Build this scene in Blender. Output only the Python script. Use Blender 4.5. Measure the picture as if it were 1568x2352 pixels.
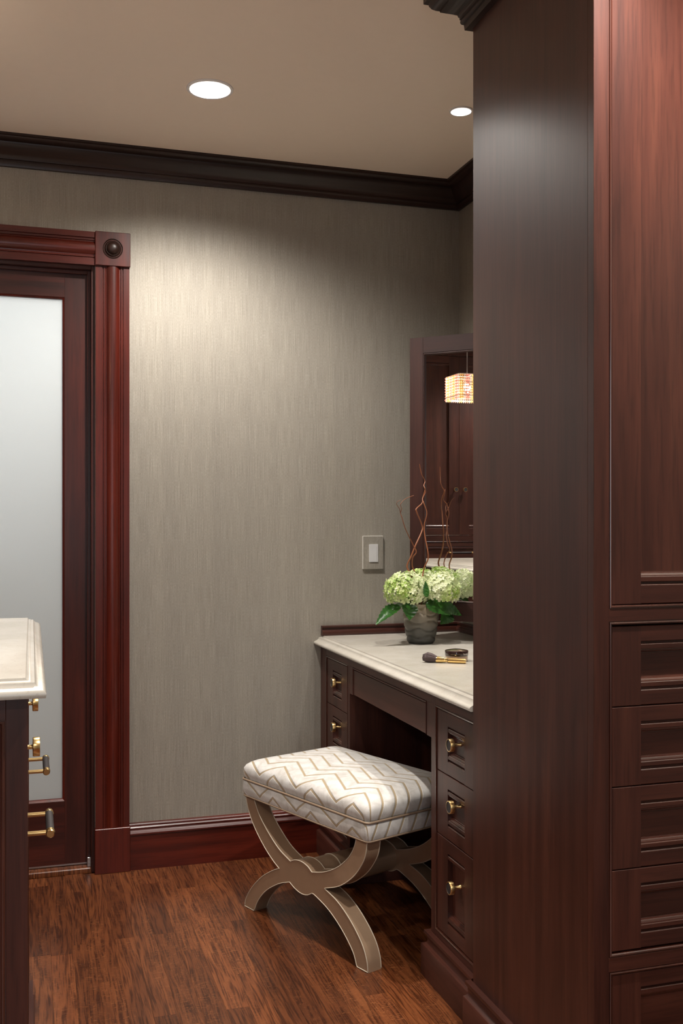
import bpy, bmesh, math, random
from mathutils import Vector, Matrix
random.seed(7)
PI = math.pi
scene = bpy.context.scene
for o in list(bpy.data.objects):
    bpy.data.objects.remove(o)
COL = scene.collection

# ------------------------------------------------------------------ camera
F_PX, PX, YH, TH, CH = 2326.0, 784.0, 1198.0, math.radians(17.04), 1.19
cam_d = bpy.data.cameras.new('camera')
cam = bpy.data.objects.new('camera', cam_d)
COL.objects.link(cam)
cam.location = (0, 0, CH)
cam.rotation_euler = (PI / 2, 0, -TH)
cam_d.sensor_fit = 'HORIZONTAL'
cam_d.sensor_width = 24.0
cam_d.lens = F_PX / 1568.0 * 24.0
cam_d.shift_y = (YH - 1176.0) / 1568.0
cam_d.clip_start = 0.05
scene.camera = cam

# ------------------------------------------------------------------ view / world
scene.view_settings.view_transform = 'Standard'
scene.view_settings.look = 'None'
scene.view_settings.exposure = 0.10
scene.view_settings.gamma = 1.0
scene.view_settings.use_curve_mapping = False
world = bpy.data.worlds.new('world')
scene.world = world
world.use_nodes = True
world.node_tree.nodes['Background'].inputs[0].default_value = (0.75, 0.85, 1.0, 1)
world.node_tree.nodes['Background'].inputs[1].default_value = 0.6

def area_light(name, loc, rot, sx, sy, power, color):
    d = bpy.data.lights.new(name, 'AREA')
    d.shape = 'RECTANGLE'; d.size = sx; d.size_y = sy; d.energy = power; d.color = color
    o = bpy.data.objects.new(name, d); COL.objects.link(o)
    o.location = loc; o.rotation_euler = rot
    return o
# soft fill from an added, unseen window behind the camera, and the lamp of the room beyond the frosted door
P_FILL, P_BEYOND = 16.0, 15.0
P_BIG, P_SMALL, P_CHAND = 136.0, 46.0, 16.0
WARM = (1.0, 0.945, 0.88)
area_light('added_window_fill', (-0.55, -1.86, 1.45), (-PI / 2, 0, PI), 1.5, 1.5, P_FILL, (0.90, 0.94, 1.0))
area_light('hall_ceiling_lamp', (-0.25, 4.35, 2.2), (math.radians(-70), 0, 0), 1.2, 1.0, P_BEYOND, (0.95, 0.98, 1.0))

# ------------------------------------------------------------------ room numbers (metres)
XR, XL, YB, YF, ZC = 1.547, -2.65, 3.53, -1.80, 2.45

# ------------------------------------------------------------------ node helpers / materials
def new_mat(name):
    m = bpy.data.materials.new(name); m.use_nodes = True
    nt = m.node_tree; nt.nodes.clear()
    out = nt.nodes.new('ShaderNodeOutputMaterial')
    b = nt.nodes.new('ShaderNodeBsdfPrincipled')
    nt.links.new(b.outputs[0], out.inputs[0])
    return m, nt, b, out
def N(nt, t, **kw):
    n = nt.nodes.new(t)
    for k, v in kw.items(): setattr(n, k, v)
    return n
def L(nt, a, b): nt.links.new(a, b)
def ramp(nt, fac, stops):
    r = N(nt, 'ShaderNodeValToRGB')
    e = r.color_ramp.elements
    e[0].position = stops[0][0]; e[0].color = (*stops[0][1], 1)
    e[1].position = stops[-1][0]; e[1].color = (*stops[-1][1], 1)
    for p, c in stops[1:-1]:
        k = e.new(p); k.color = (*c, 1)
    L(nt, fac, r.inputs[0]); return r
def math_n(nt, op, a, b=None):
    n = N(nt, 'ShaderNodeMath', operation=op)
    for i, v in enumerate((a, b)):
        if v is None: continue
        if isinstance(v, (int, float)): n.inputs[i].default_value = v
        else: L(nt, v, n.inputs[i])
    return n.outputs[0]
def vmath(nt, op, a, b):
    n = N(nt, 'ShaderNodeVectorMath', operation=op)
    for i, v in enumerate((a, b)):
        if isinstance(v, tuple): n.inputs[i].default_value = v
        else: L(nt, v, n.inputs[i])
    return n.outputs[0]
def noise(nt, vec, scale, detail=3, rough=0.55, dist=0.0):
    n = N(nt, 'ShaderNodeTexNoise'); n.inputs['Scale'].default_value = scale
    n.inputs['Detail'].default_value = detail; n.inputs['Roughness'].default_value = rough
    n.inputs['Distortion'].default_value = dist
    L(nt, vec, n.inputs['Vector']); return n.outputs['Fac']
def mixc(nt, fac, a, b, mode='MIX'):
    n = N(nt, 'ShaderNodeMix', data_type='RGBA', blend_type=mode)
    if isinstance(fac, (int, float)): n.inputs[0].default_value = fac
    else: L(nt, fac, n.inputs[0])
    for i, v in ((6, a), (7, b)):
        if isinstance(v, tuple): n.inputs[i].default_value = (*v, 1)
        else: L(nt, v, n.inputs[i])
    return n.outputs[2]
def bump(nt, b, h, strength, dist=0.001):
    n = N(nt, 'ShaderNodeBump'); n.inputs['Strength'].default_value = strength
    n.inputs['Distance'].default_value = dist
    L(nt, h, n.inputs['Height']); L(nt, n.outputs[0], b.inputs['Normal'])

def plain(name, col, rough=0.5, metal=0.0, coat=0.0, spec=0.5, var=.07):
    m, nt, b, _ = new_mat(name)
    tc = N(nt, 'ShaderNodeTexCoord')
    f = noise(nt, tc.outputs['Object'], 35, 3)
    c = mixc(nt, f, tuple(x * (1 - var) for x in col), tuple(min(1, x * (1 + var)) for x in col))
    L(nt, c, b.inputs['Base Color'])
    b.inputs['Roughness'].default_value = rough; b.inputs['Metallic'].default_value = metal
    b.inputs['Coat Weight'].default_value = coat; b.inputs['Specular IOR Level'].default_value = spec
    return m

def wood(name, dark, mid, light, axis, rough=0.42, coat=0.14, pore=1.0, coatr=0.28):
    m, nt, b, _ = new_mat(name)
    tc = N(nt, 'ShaderNodeTexCoord'); oi = N(nt, 'ShaderNodeObjectInfo')
    off = math_n(nt, 'MULTIPLY', oi.outputs['Random'], 37.0)
    v = vmath(nt, 'ADD', tc.outputs['Object'], off)
    s_c, s_a = 1.0, 0.045
    sc = {'x': (s_a, s_c, s_c), 'y': (s_c, s_a, s_c), 'z': (s_c, s_c, s_a)}[axis]
    g = vmath(nt, 'MULTIPLY', v, sc)
    n1 = noise(nt, g, 26, 4, 0.6, 0.4)
    n2 = noise(nt, g, 190, 3, 0.6)
    g2 = vmath(nt, 'MULTIPLY', v, tuple(0.35 if x < 0.5 else 1.0 for x in sc))
    n3 = noise(nt, g2, 7, 2, 0.5, 0.6)
    c = ramp(nt, n1, [(0.30, dark), (0.5, mid), (0.72, light)])
    pores = ramp(nt, n2, [(0.36, (0.55, 0.55, 0.55)), (0.5, (1, 1, 1))])
    c2 = mixc(nt, 0.55 * pore, c.outputs[0], pores.outputs[0], 'MULTIPLY')
    tint = ramp(nt, n3, [(0.3, (0.72, 0.70, 0.70)), (0.7, (1.12, 1.08, 1.05))])
    c3 = mixc(nt, 0.8, c2, tint.outputs[0], 'MULTIPLY')
    L(nt, c3, b.inputs['Base Color'])
    b.inputs['Roughness'].default_value = rough
    b.inputs['Coat Weight'].default_value = coat; b.inputs['Coat Roughness'].default_value = coatr
    b.inputs['Specular IOR Level'].default_value = 0.38
    bump(nt, b, n2, 0.06, 0.0006)
    return m

WAL = dict(dark=(0.039, 0.0106, 0.0067), mid=(0.058, 0.0166, 0.0104), light=(0.082, 0.0254, 0.0152))
CAB = {a: wood('walnut_' + a, WAL['dark'], WAL['mid'], WAL['light'], a) for a in 'xyz'}
CABG = {a: wood('polished_walnut_' + a, WAL['dark'], WAL['mid'], WAL['light'], a, rough=0.26, coat=1.0, coatr=0.16) for a in 'xyz'}
MIRW = {a: wood('mirror_frame_walnut_' + a, (0.026, 0.0072, 0.0052), (0.038, 0.0110, 0.0076), (0.054, 0.0165, 0.0110), a, rough=0.5, coat=0.0) for a in 'xyz'}
RED = {a: wood('red_mahogany_' + a, (0.046, 0.0052, 0.0026), (0.080, 0.0088, 0.0038), (0.122, 0.0150, 0.0062), a, rough=0.34, coat=0.22) for a in 'xyz'}
DOORW = {a: wood('door_mahogany_' + a, (0.024, 0.0048, 0.0032), (0.046, 0.0085, 0.0052), (0.078, 0.014, 0.008), a, rough=0.38, coat=0.12) for a in 'xyz'}
CROWN = {a: wood('crown_walnut_' + a, (0.014, 0.0050, 0.0030), (0.022, 0.0080, 0.0046), (0.033, 0.0125, 0.0068), a, rough=0.42, coat=0.12) for a in 'xyz'}

def mk_wallpaper():
    m, nt, b, _ = new_mat('silk_wallpaper')
    ge = N(nt, 'ShaderNodeNewGeometry')
    p = ge.outputs['Position']
    a = noise(nt, vmath(nt, 'MULTIPLY', p, (600, 600, 9.0)), 1.0, 3, 0.7)
    c_ = noise(nt, vmath(nt, 'MULTIPLY', p, (900, 900, 140.0)), 1.0, 2, 0.6)
    d = noise(nt, vmath(nt, 'MULTIPLY', p, (24, 24, 0.5)), 1.0, 2, 0.5)
    h = math_n(nt, 'ADD', math_n(nt, 'MULTIPLY', a, 0.6), math_n(nt, 'MULTIPLY', c_, 0.45))
    col = ramp(nt, h, [(0.34, (0.220, 0.200, 0.167)), (0.52, (0.311, 0.285, 0.241)), (0.70, (0.428, 0.396, 0.340))])
    broad = ramp(nt, d, [(0.3, (0.955, 0.955, 0.955)), (0.7, (1.04, 1.04, 1.03))])
    L(nt, mixc(nt, 1.0, col.outputs[0], broad.outputs[0], 'MULTIPLY'), b.inputs['Base Color'])
    b.inputs['Metallic'].default_value = 0.35
    b.inputs['Roughness'].default_value = 0.58
    bump(nt, b, h, 0.60, 0.0012)
    return m
WALLP = mk_wallpaper()

def mk_floor():
    m, nt, b, _ = new_mat('oak_floor')
    tc = N(nt, 'ShaderNodeTexCoord'); oi = N(nt, 'ShaderNodeObjectInfo'); ge = N(nt, 'ShaderNodeNewGeometry')
    rnd = math_n(nt, 'FRACT', math_n(nt, 'ADD', oi.outputs['Random'], math_n(nt, 'MULTIPLY', ge.outputs['Random Per Island'], 3.7)))
    v = vmath(nt, 'ADD', ge.outputs['Position'], math_n(nt, 'MULTIPLY', rnd, 53.0))
    w = noise(nt, vmath(nt, 'MULTIPLY', v, (11, 1.6, 1)), 1.0, 2, 0.5)
    cx = N(nt, 'ShaderNodeCombineXYZ')
    L(nt, math_n(nt, 'MULTIPLY', w, 11.0), cx.inputs[0])
    g1 = noise(nt, vmath(nt, 'ADD', vmath(nt, 'MULTIPLY', v, (230, 9.0, 1)), cx.outputs[0]), 1.0, 3, 0.6)
    g2 = noise(nt, vmath(nt, 'ADD', vmath(nt, 'MULTIPLY', v, (55, 2.4, 1)), cx.outputs[0]), 1.0, 3, 0.6)
    fl = noise(nt, vmath(nt, 'MULTIPLY', v, (70, 190, 1)), 1.0, 2, 0.55, 1.5)
    col0 = ramp(nt, g2, [(0.28, (0.105, 0.0310, 0.0105)), (0.50, (0.150, 0.0455, 0.0150)), (0.72, (0.205, 0.066, 0.0215))])
    por = ramp(nt, g1, [(0.40, (0.26, 0.20, 0.17)), (0.54, (1, 1, 1))])
    col = N(nt, 'ShaderNodeMix', data_type='RGBA', blend_type='MULTIPLY'); col.inputs[0].default_value = 0.85
    L(nt, col0.outputs[0], col.inputs[6]); L(nt, por.outputs[0], col.inputs[7])
    fleck = ramp(nt, fl, [(0.56, (0, 0, 0)), (0.66, (1, 1, 1))])
    fmask = math_n(nt, 'MULTIPLY', fleck.outputs[0], ramp(nt, w, [(0.42, (0, 0, 0)), (0.56, (0.75, 0.75, 0.75))]).outputs[0])
    c2 = mixc(nt, fmask, col.outputs[2], (0.25, 0.092, 0.033))
    tint = ramp(nt, rnd, [(0.0, (0.56, 0.50, 0.46)), (0.5, (0.92, 0.90, 0.87)), (1.0, (1.22, 1.20, 1.16))])
    L(nt, mixc(nt, 1.0, c2, tint.outputs[0], 'MULTIPLY'), b.inputs['Base Color'])
    b.inputs['Roughness'].default_value = 0.36
    b.inputs['Coat Weight'].default_value = 0.25; b.inputs['Coat Roughness'].default_value = 0.18
    b.inputs['Specular IOR Level'].default_value = 0.35
    bump(nt, b, g1, 0.12, 0.0006)
    return m
FLOORM = mk_floor()

CEIL = plain('ceiling_paint', (0.90, 0.78, 0.66), 0.75, var=.015)
WHITE = plain('white_trim_paint', (0.82, 0.81, 0.80), 0.45)
PLASTER = plain('pale_plaster', (0.75, 0.75, 0.74), 0.8)
STONE_C = (0.60, 0.55, 0.46)
def mk_stone():
    m, nt, b, _ = new_mat('cream_limestone')
    ge = N(nt, 'ShaderNodeNewGeometry')
    n1 = noise(nt, ge.outputs['Position'], 9, 5, 0.6, 0.3)
    n2 = noise(nt, ge.outputs['Position'], 160, 3, 0.6)
    c = ramp(nt, n1, [(0.3, (0.450, 0.420, 0.362)), (0.7, (0.54, 0.512, 0.458))])
    s = ramp(nt, n2, [(0.25, (0.80, 0.78, 0.75)), (0.40, (1, 1, 1))])
    L(nt, mixc(nt, 1.0, c.outputs[0], s.outputs[0], 'MULTIPLY'), b.inputs['Base Color'])
    b.inputs['Roughness'].default_value = 0.26
    b.inputs['Coat Weight'].default_value = 0.2; b.inputs['Coat Roughness'].default_value = 0.1
    return m
STONE = mk_stone()
BRASS = plain('satin_brass', (0.72, 0.50, 0.22), 0.28, 1.0)
BLACK_LEATHER = plain('black_leather', (0.028, 0.022, 0.022), 0.55)
BLACKGAP = plain('dark_gap', (0.006, 0.004, 0.004), 0.8)
LEATHER = plain('taupe_leather', (0.335, 0.225, 0.145), 0.36, 0.25, 0.12)
PIPING = plain('pale_piping', (0.50, 0.43, 0.33), 0.4)
WELT = plain('brown_leather_welt', (0.26, 0.185, 0.125), 0.4)
STEEL = plain('galvanised_steel', (0.55, 0.55, 0.56), 0.35, 1.0)

def mk_mirror():
    m, nt, b, _ = new_mat('mirror_silver')
    b.inputs['Base Color'].default_value = (0.86, 0.87, 0.86, 1)
    b.inputs['Metallic'].default_value = 1.0; b.inputs['Roughness'].default_value = 0.0
    return m
MIRROR = mk_mirror()

def mk_frost():
    m, nt, b, out = new_mat('frosted_glass')
    tc = N(nt, 'ShaderNodeTexCoord')
    f = noise(nt, tc.outputs['Object'], 400, 2)
    tr = N(nt, 'ShaderNodeBsdfTranslucent')
    L(nt, mixc(nt, f, (0.86, 0.88, 0.87), (0.92, 0.93, 0.92)), tr.inputs[0])
    b.inputs['Base Color'].default_value = (0.72, 0.74, 0.74, 1)
    b.inputs['Roughness'].default_value = 0.18
    mx = N(nt, 'ShaderNodeMixShader'); mx.inputs[0].default_value = 0.72
    L(nt, b.outputs[0], mx.inputs[1]); L(nt, tr.outputs[0], mx.inputs[2]); L(nt, mx.outputs[0], out.inputs[0])
    return m
FROST = mk_frost()

def emit(name, col, s):
    m, nt, b, out = new_mat(name)
    b.inputs['Base Color'].default_value = (*col, 1)
    b.inputs['Emission Color'].default_value = (*col, 1)
    b.inputs['Emission Strength'].default_value = s
    return m
LENS = emit('lit_lens', (1.0, 0.96, 0.90), 6.0)
BULB = emit('lit_bulb', (1.0, 0.86, 0.68), 9.0)

def mk_chevron():
    m, nt, b, _ = new_mat('cut_velvet_chevron')
    uv = N(nt, 'ShaderNodeUVMap'); uv.uv_map = 'fabric'
    sp = N(nt, 'ShaderNodeSeparateXYZ'); L(nt, uv.outputs[0], sp.inputs[0])
    xf = math_n(nt, 'FRACT', math_n(nt, 'ADD', math_n(nt, 'DIVIDE', math_n(nt, 'SUBTRACT', sp.outputs[0], 0.235), 0.187), 20.0))
    tri = math_n(nt, 'MINIMUM', math_n(nt, 'DIVIDE', xf, 0.37), math_n(nt, 'DIVIDE', math_n(nt, 'SUBTRACT', 1.0, xf), 0.63))
    q = math_n(nt, 'SUBTRACT', sp.outputs[1], math_n(nt, 'MULTIPLY', tri, 0.058))
    fr = math_n(nt, 'FRACT', math_n(nt, 'ADD', math_n(nt, 'DIVIDE', math_n(nt, 'ADD', q, 0.024), 0.047), 20.5))
    dist = math_n(nt, 'ABSOLUTE', math_n(nt, 'SUBTRACT', fr, 0.5))
    ge = N(nt, 'ShaderNodeNewGeometry')
    nz = noise(nt, ge.outputs['Position'], 480, 2, 0.6)
    nap = noise(nt, ge.outputs['Position'], 30, 4, 0.6, 0.5)
    d2 = math_n(nt, 'ADD', dist, math_n(nt, 'MULTIPLY', math_n(nt, 'SUBTRACT', nz, 0.5), 0.035))
    line = ramp(nt, d2, [(0.062, (1, 1, 1)), (0.082, (0, 0, 0))])
    stripe = ramp(nt, math_n(nt, 'PINGPONG', dist, 0.033), [(0.0, (0.27, 0.20, 0.115)), (0.033, (0.40, 0.315, 0.20))])
    velvet = ramp(nt, nap, [(0.30, (0.43, 0.405, 0.37)), (0.52, (0.55, 0.533, 0.505)), (0.72, (0.63, 0.617, 0.595))])
    L(nt, mixc(nt, line.outputs[0], velvet.outputs[0], stripe.outputs[0]), b.inputs['Base Color'])
    b.inputs['Roughness'].default_value = 0.75
    b.inputs['Sheen Weight'].default_value = 0.5; b.inputs['Sheen Roughness'].default_value = 0.35
    hgt = ramp(nt, dist, [(0.055, (0, 0, 0)), (0.12, (1, 1, 1))])
    hh = math_n(nt, 'ADD', math_n(nt, 'MULTIPLY', hgt.outputs[0], 1.0), math_n(nt, 'MULTIPLY', nz, 0.12))
    bump(nt, b, hh, 0.55, 0.0025)
    return m
CHEV = mk_chevron()

def mk_vase():
    m, nt, b, _ = new_mat('frosted_smoke_glass')
    tc = N(nt, 'ShaderNodeTexCoord'); sp = N(nt, 'ShaderNodeSeparateXYZ'); L(nt, tc.outputs['Object'], sp.inputs[0])
    h = math_n(nt, 'DIVIDE', sp.outputs[2], 0.134)
    c = ramp(nt, h, [(0.0, (0.040, 0.041, 0.037)), (0.35, (0.080, 0.077, 0.065)), (0.62, (0.17, 0.148, 0.112)), (1.0, (0.36, 0.295, 0.205))])
    L(nt, c.outputs[0], b.inputs['Base Color'])
    b.inputs['Roughness'].default_value = 0.42; b.inputs['Subsurface Weight'].default_value = 0.15
    b.inputs['Subsurface Radius'].default_value = (0.02, 0.016, 0.01)
    return m
VASEM = mk_vase()

def mk_petal():
    m, nt, b, out = new_mat('hydrangea_petal')
    ge = N(nt, 'ShaderNodeNewGeometry')
    c = ramp(nt, ge.outputs['Random Per Island'], [(0.0, (0.30, 0.50, 0.07)), (0.45, (0.50, 0.66, 0.17)), (0.8, (0.70, 0.78, 0.38)), (1.0, (0.86, 0.87, 0.68))])
    n2 = noise(nt, ge.outputs['Position'], 9, 2)
    c2 = mixc(nt, ramp(nt, n2, [(0.42, (0, 0, 0)), (0.62, (0.75, 0.75, 0.75))]).outputs[0], c.outputs[0], (0.88, 0.90, 0.68))
    L(nt, c2, b.inputs['Base Color']); b.inputs['Roughness'].default_value = 0.55
    tr = N(nt, 'ShaderNodeBsdfTranslucent'); L(nt, c2, tr.inputs[0])
    mx = N(nt, 'ShaderNodeMixShader'); mx.inputs[0].default_value = 0.32
    L(nt, b.outputs[0], mx.inputs[1]); L(nt, tr.outputs[0], mx.inputs[2]); L(nt, mx.outputs[0], out.inputs[0])
    return m
PETAL = mk_petal()
def mk_leaf():
    m, nt, b, out = new_mat('hydrangea_leaf')
    tc = N(nt, 'ShaderNodeTexCoord')
    n1 = noise(nt, tc.outputs['Object'], 60, 4, 0.6)
    c = ramp(nt, n1, [(0.3, (0.010, 0.055, 0.010)), (0.7, (0.040, 0.150, 0.018))])
    L(nt, c.outputs[0], b.inputs['Base Color']); b.inputs['Roughness'].default_value = 0.32
    tr = N(nt, 'ShaderNodeBsdfTranslucent'); tr.inputs[0].default_value = (0.12, 0.32, 0.03, 1)
    mx = N(nt, 'ShaderNodeMixShader'); mx.inputs[0].default_value = 0.22
    L(nt, b.outputs[0], mx.inputs[1]); L(nt, tr.outputs[0], mx.inputs[2]); L(nt, mx.outputs[0], out.inputs[0])
    bump(nt, b, n1, 0.3, 0.002)
    return m
LEAF = mk_leaf()
STEM = plain('green_stem', (0.10, 0.20, 0.04), 0.5)
TWIG = plain('copper_willow_bark', (0.24, 0.082, 0.034), 0.38)
BRISTLE = plain('plum_brown_bristle', (0.085, 0.058, 0.058), 0.8)
GOLD = plain('polished_gold', (0.88, 0.62, 0.25), 0.16, 1.0)
JAR_LID = plain('dark_brown_plastic', (0.030, 0.014, 0.012), 0.12, 0.0, 0.5)
JAR_BASE = plain('translucent_powder_pot', (0.52, 0.385, 0.30), 0.3, 0.0, 0.3)
LETTER = plain('silver_lettering', (0.75, 0.72, 0.68), 0.35)
ROCKER = plain('white_plastic', (0.56, 0.56, 0.56), 0.3)
CLEAR = plain('clear_plate_edge', (0.62, 0.60, 0.55), 0.15)
def mk_crystal(name, col):
    m, nt, b, out = new_mat(name)
    b.inputs['Base Color'].default_value = (*col, 1); b.inputs['Roughness'].default_value = 0.05
    b.inputs['Specular IOR Level'].default_value = 0.9
    tr = N(nt, 'ShaderNodeBsdfTranslucent'); tr.inputs[0].default_value = (*col, 1)
    mx = N(nt, 'ShaderNodeMixShader'); mx.inputs[0].default_value = 0.6
    L(nt, b.outputs[0], mx.inputs[1]); L(nt, tr.outputs[0], mx.inputs[2]); L(nt, mx.outputs[0], out.inputs[0])
    return m
CRYST = [mk_crystal('rose_crystal', (0.93, 0.62, 0.58)), mk_crystal('gold_crystal', (0.88, 0.72, 0.42)), mk_crystal('clear_crystal', (0.93, 0.90, 0.90))]

# ------------------------------------------------------------------ geometry helpers
def link(name, me, mats, parent=None, loc=None):
    o = bpy.data.objects.new(name, me); COL.objects.link(o)
    if mats is not None and len(me.materials) == 0:
        for m in (mats if isinstance(mats, (list, tuple)) else [mats]): me.materials.append(m)
    if parent is not None: o.parent = parent
    if loc is not None: o.location = loc
    return o
def from_bm(name, bm, mats, parent=None, loc=None, smooth=None):
    bmesh.ops.recalc_face_normals(bm, faces=bm.faces)
    me = bpy.data.meshes.new(name); bm.to_mesh(me); bm.free()
    if smooth is not None:
        for p in me.polygons: p.use_smooth = True
        me.set_sharp_from_angle(angle=math.radians(smooth))
    return link(name, me, mats, parent, loc)
def bm_box(bm, x0, x1, y0, y1, z0, z1, mi=0):
    v = [bm.verts.new(p) for p in ((x0, y0, z0), (x1, y0, z0), (x1, y1, z0), (x0, y1, z0), (x0, y0, z1), (x1, y0, z1), (x1, y1, z1), (x0, y1, z1))]
    for f in ((0, 3, 2, 1), (4, 5, 6, 7), (0, 1, 5, 4), (1, 2, 6, 5), (2, 3, 7, 6), (3, 0, 4, 7)):
        bm.faces.new([v[i] for i in f]).material_index = mi
def box(name, x0, x1, y0, y1, z0, z1, mat, parent=None, bev=0.0012, sel=None):
    bm = bmesh.new(); bm_box(bm, min(x0, x1), max(x0, x1), min(y0, y1), max(y0, y1), min(z0, z1), max(z0, z1))
    es = [e for e in bm.edges if sel is None or sel((e.verts[0].co + e.verts[1].co) / 2)]
    if bev:
        r = bmesh.ops.bevel(bm, geom=es, offset=bev, segments=1, affect='EDGES')
        if isinstance(mat, list):
            for f in r['faces']: f.material_index = 1
    return from_bm(name, bm, mat, parent)
def boxes(name, lst, mat, parent=None):
    bm = bmesh.new()
    for b in lst: bm_box(bm, *b)
    return from_bm(name, bm, mat, parent)
def bm_loft(bm, rings, close_ring=True, cap0=False, cap1=False, mi=0, smooth=False):
    vs = [[bm.verts.new(p) for p in r] for r in rings]
    n = len(rings[0])
    for i in range(len(vs) - 1):
        for j in range(n if close_ring else n - 1):
            k = (j + 1) % n
            f = bm.faces.new((vs[i][j], vs[i][k], vs[i + 1][k], vs[i + 1][j])); f.material_index = mi
    if cap0: bm.faces.new(list(reversed(vs[0]))).material_index = mi
    if cap1: bm.faces.new(vs[-1]).material_index = mi
    return vs
def offset_path(path, d, closed=False):
    """offset an XY polyline to its left by d, mitred"""
    n = len(path); res = []
    for i in range(n):
        p = Vector(path[i])
        dirs = []
        if i > 0 or closed: dirs.append((p - Vector(path[i - 1])).normalized())
        if i < n - 1 or closed: dirs.append((Vector(path[(i + 1) % n]) - p).normalized())
        ns = [Vector((-q.y, q.x)) for q in dirs]
        if len(ns) == 1: o = ns[0]
        else:
            o = (ns[0] + ns[1]); o = o / o.length_squared * 2 if o.length > 1e-6 else ns[0]
            o = o.normalized() / max(0.2, o.normalized().dot(ns[0]))
        res.append(p + o * d)
    return res
def sweep(name, profile, path, mat, parent=None, closed=False, cap=True, smooth=40, loc=None):
    """profile = [(d outward-left, z)], path = XY polyline"""
    offs = {}
    cols = []
    for d, z in profile:
        cols.append([(p.x, p.y, z) for p in offset_path(path, d, closed)])
    bm = bmesh.new()
    vs = [[bm.verts.new(c) for c in col] for col in cols]
    n = len(path); m = len(profile)
    for i in range(n if closed else n - 1):
        k = (i + 1) % n
        for j in range(m - 1):
            bm.faces.new((vs[j][i], vs[j][k], vs[j + 1][k], vs[j + 1][i]))
        bm.faces.new((vs[m - 1][i], vs[m - 1][k], vs[0][k], vs[0][i]))
    if cap and not closed:
        bm.faces.new([vs[j][0] for j in range(m)]); bm.faces.new([vs[j][n - 1] for j in reversed(range(m))])
    return from_bm(name, bm, mat, parent, loc, smooth)
def frame(name, x0, x1, z0, z1, prof, mat, parent=None, smooth=30):
    """mitred picture-frame in the XZ plane; prof = [(inset, y)]"""
    bm = bmesh.new(); rings = []
    for i, y in prof:
        rings.append([(x0 + i, y, z0 + i), (x1 - i, y, z0 + i), (x1 - i, y, z1 - i), (x0 + i, y, z1 - i)])
    rings.append(rings[0])
    vs = [[bm.verts.new(p) for p in r] for r in rings[:-1]]
    vs.append(vs[0])
    for a in range(len(vs) - 1):
        for j in range(4):
            k = (j + 1) % 4
            bm.faces.new((vs[a][j], vs[a][k], vs[a + 1][k], vs[a + 1][j]))
    return from_bm(name, bm, mat, parent, smooth=smooth)
def tube(bm, pts, radii, sides=8, mi=0, caps=True, closed=False):
    pts = [Vector(p) for p in pts]; n = len(pts)
    if isinstance(radii, (int, float)): radii = [radii] * n
    rings = []; prev = None
    for i, p in enumerate(pts):
        if closed: t = (pts[(i + 1) % n] - pts[i - 1]).normalized()
        else: t = (pts[min(i + 1, n - 1)] - pts[max(i - 1, 0)]).normalized()
        if prev is None:
            u = t.orthogonal().normalized()
        else:
            u = (prev - t * prev.dot(t)).normalized()
        prev = u; w = t.cross(u)
        rings.append([p + (u * math.cos(a) + w * math.sin(a)) * radii[i] for a in (2 * PI * k / sides for k in range(sides))])
    if closed: rings.append(rings[0][:])
    bm_loft(bm, rings, True, caps and not closed, caps and not closed, mi)
    if closed: bmesh.ops.remove_doubles(bm, verts=bm.verts, dist=1e-6)
def lathe_rings(prof, seg=32, axis='z', c=(0, 0, 0)):
    rings = []
    for r, h in prof:
        ring = []
        for k in range(seg):
            a = 2 * PI * k / seg
            if axis == 'z': ring.append((c[0] + r * math.cos(a), c[1] + r * math.sin(a), c[2] + h))
            elif axis == 'y': ring.append((c[0] + r * math.cos(a), c[1] + h, c[2] + r * math.sin(a)))
            else: ring.append((c[0] + h, c[1] + r * math.cos(a), c[2] + r * math.sin(a)))
        rings.append(ring)
    return rings
def lathe(bm, prof, seg=32, axis='z', c=(0, 0, 0), mi=0, cap0=True, cap1=True):
    bm_loft(bm, lathe_rings(prof, seg, axis, c), True, cap0, cap1, mi)
def crom(pts, sub=6, closed=False):
    """Catmull-Rom through points"""
    P = [Vector(p) for p in pts]; n = len(P); out = []
    for i in range(n if closed else n - 1):
        p0 = P[i - 1] if (i > 0 or closed) else P[0] * 2 - P[1]
        p1 = P[i]; p2 = P[(i + 1) % n]
        p3 = P[(i + 2) % n] if (i + 2 < n or closed) else p2 * 2 - p1
        for k in range(sub):
            t = k / sub
            out.append(0.5 * ((2 * p1) + (p2 - p0) * t + (2 * p0 - 5 * p1 + 4 * p2 - p3) * t * t + (3 * p1 - p0 - 3 * p2 + p3) * t ** 3))
    if not closed: out.append(P[-1])
    return out
def thing(name, label, cat, loc=(0, 0, 0), rotz=0.0, group=None):
    o = bpy.data.objects.new(name, None); COL.objects.link(o)
    o.empty_display_size = 0.1
    o.location = loc; o.rotation_euler = (0, 0, rotz)
    o['label'] = label; o['category'] = cat
    if group: o['group'] = group
    return o
def tag(o, label, cat, group=None):
    o['label'] = label; o['category'] = cat
    if group: o['group'] = group
    return o
def struct(o, label=None):
    o['kind'] = 'structure'
    if label: o['label'] = label
    return o
def sempty(name, label=None, loc=(0, 0, 0), rotz=0):
    o = bpy.data.objects.new(name, None); COL.objects.link(o); o.location = loc; o.rotation_euler = (0, 0, rotz)
    o.empty_display_size = 0.1
    return struct(o, label)
def at(u, v, Y):
    """point of the photograph (1568x2352) that lies at depth Y of the room"""
    fx, fy = math.sin(TH), math.cos(TH)
    dx = fx * F_PX + fy * (u - PX); dy = fy * F_PX - fx * (u - PX); dz = YH - v
    return Vector((dx * Y / dy, Y, CH + dz * Y / dy))

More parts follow.
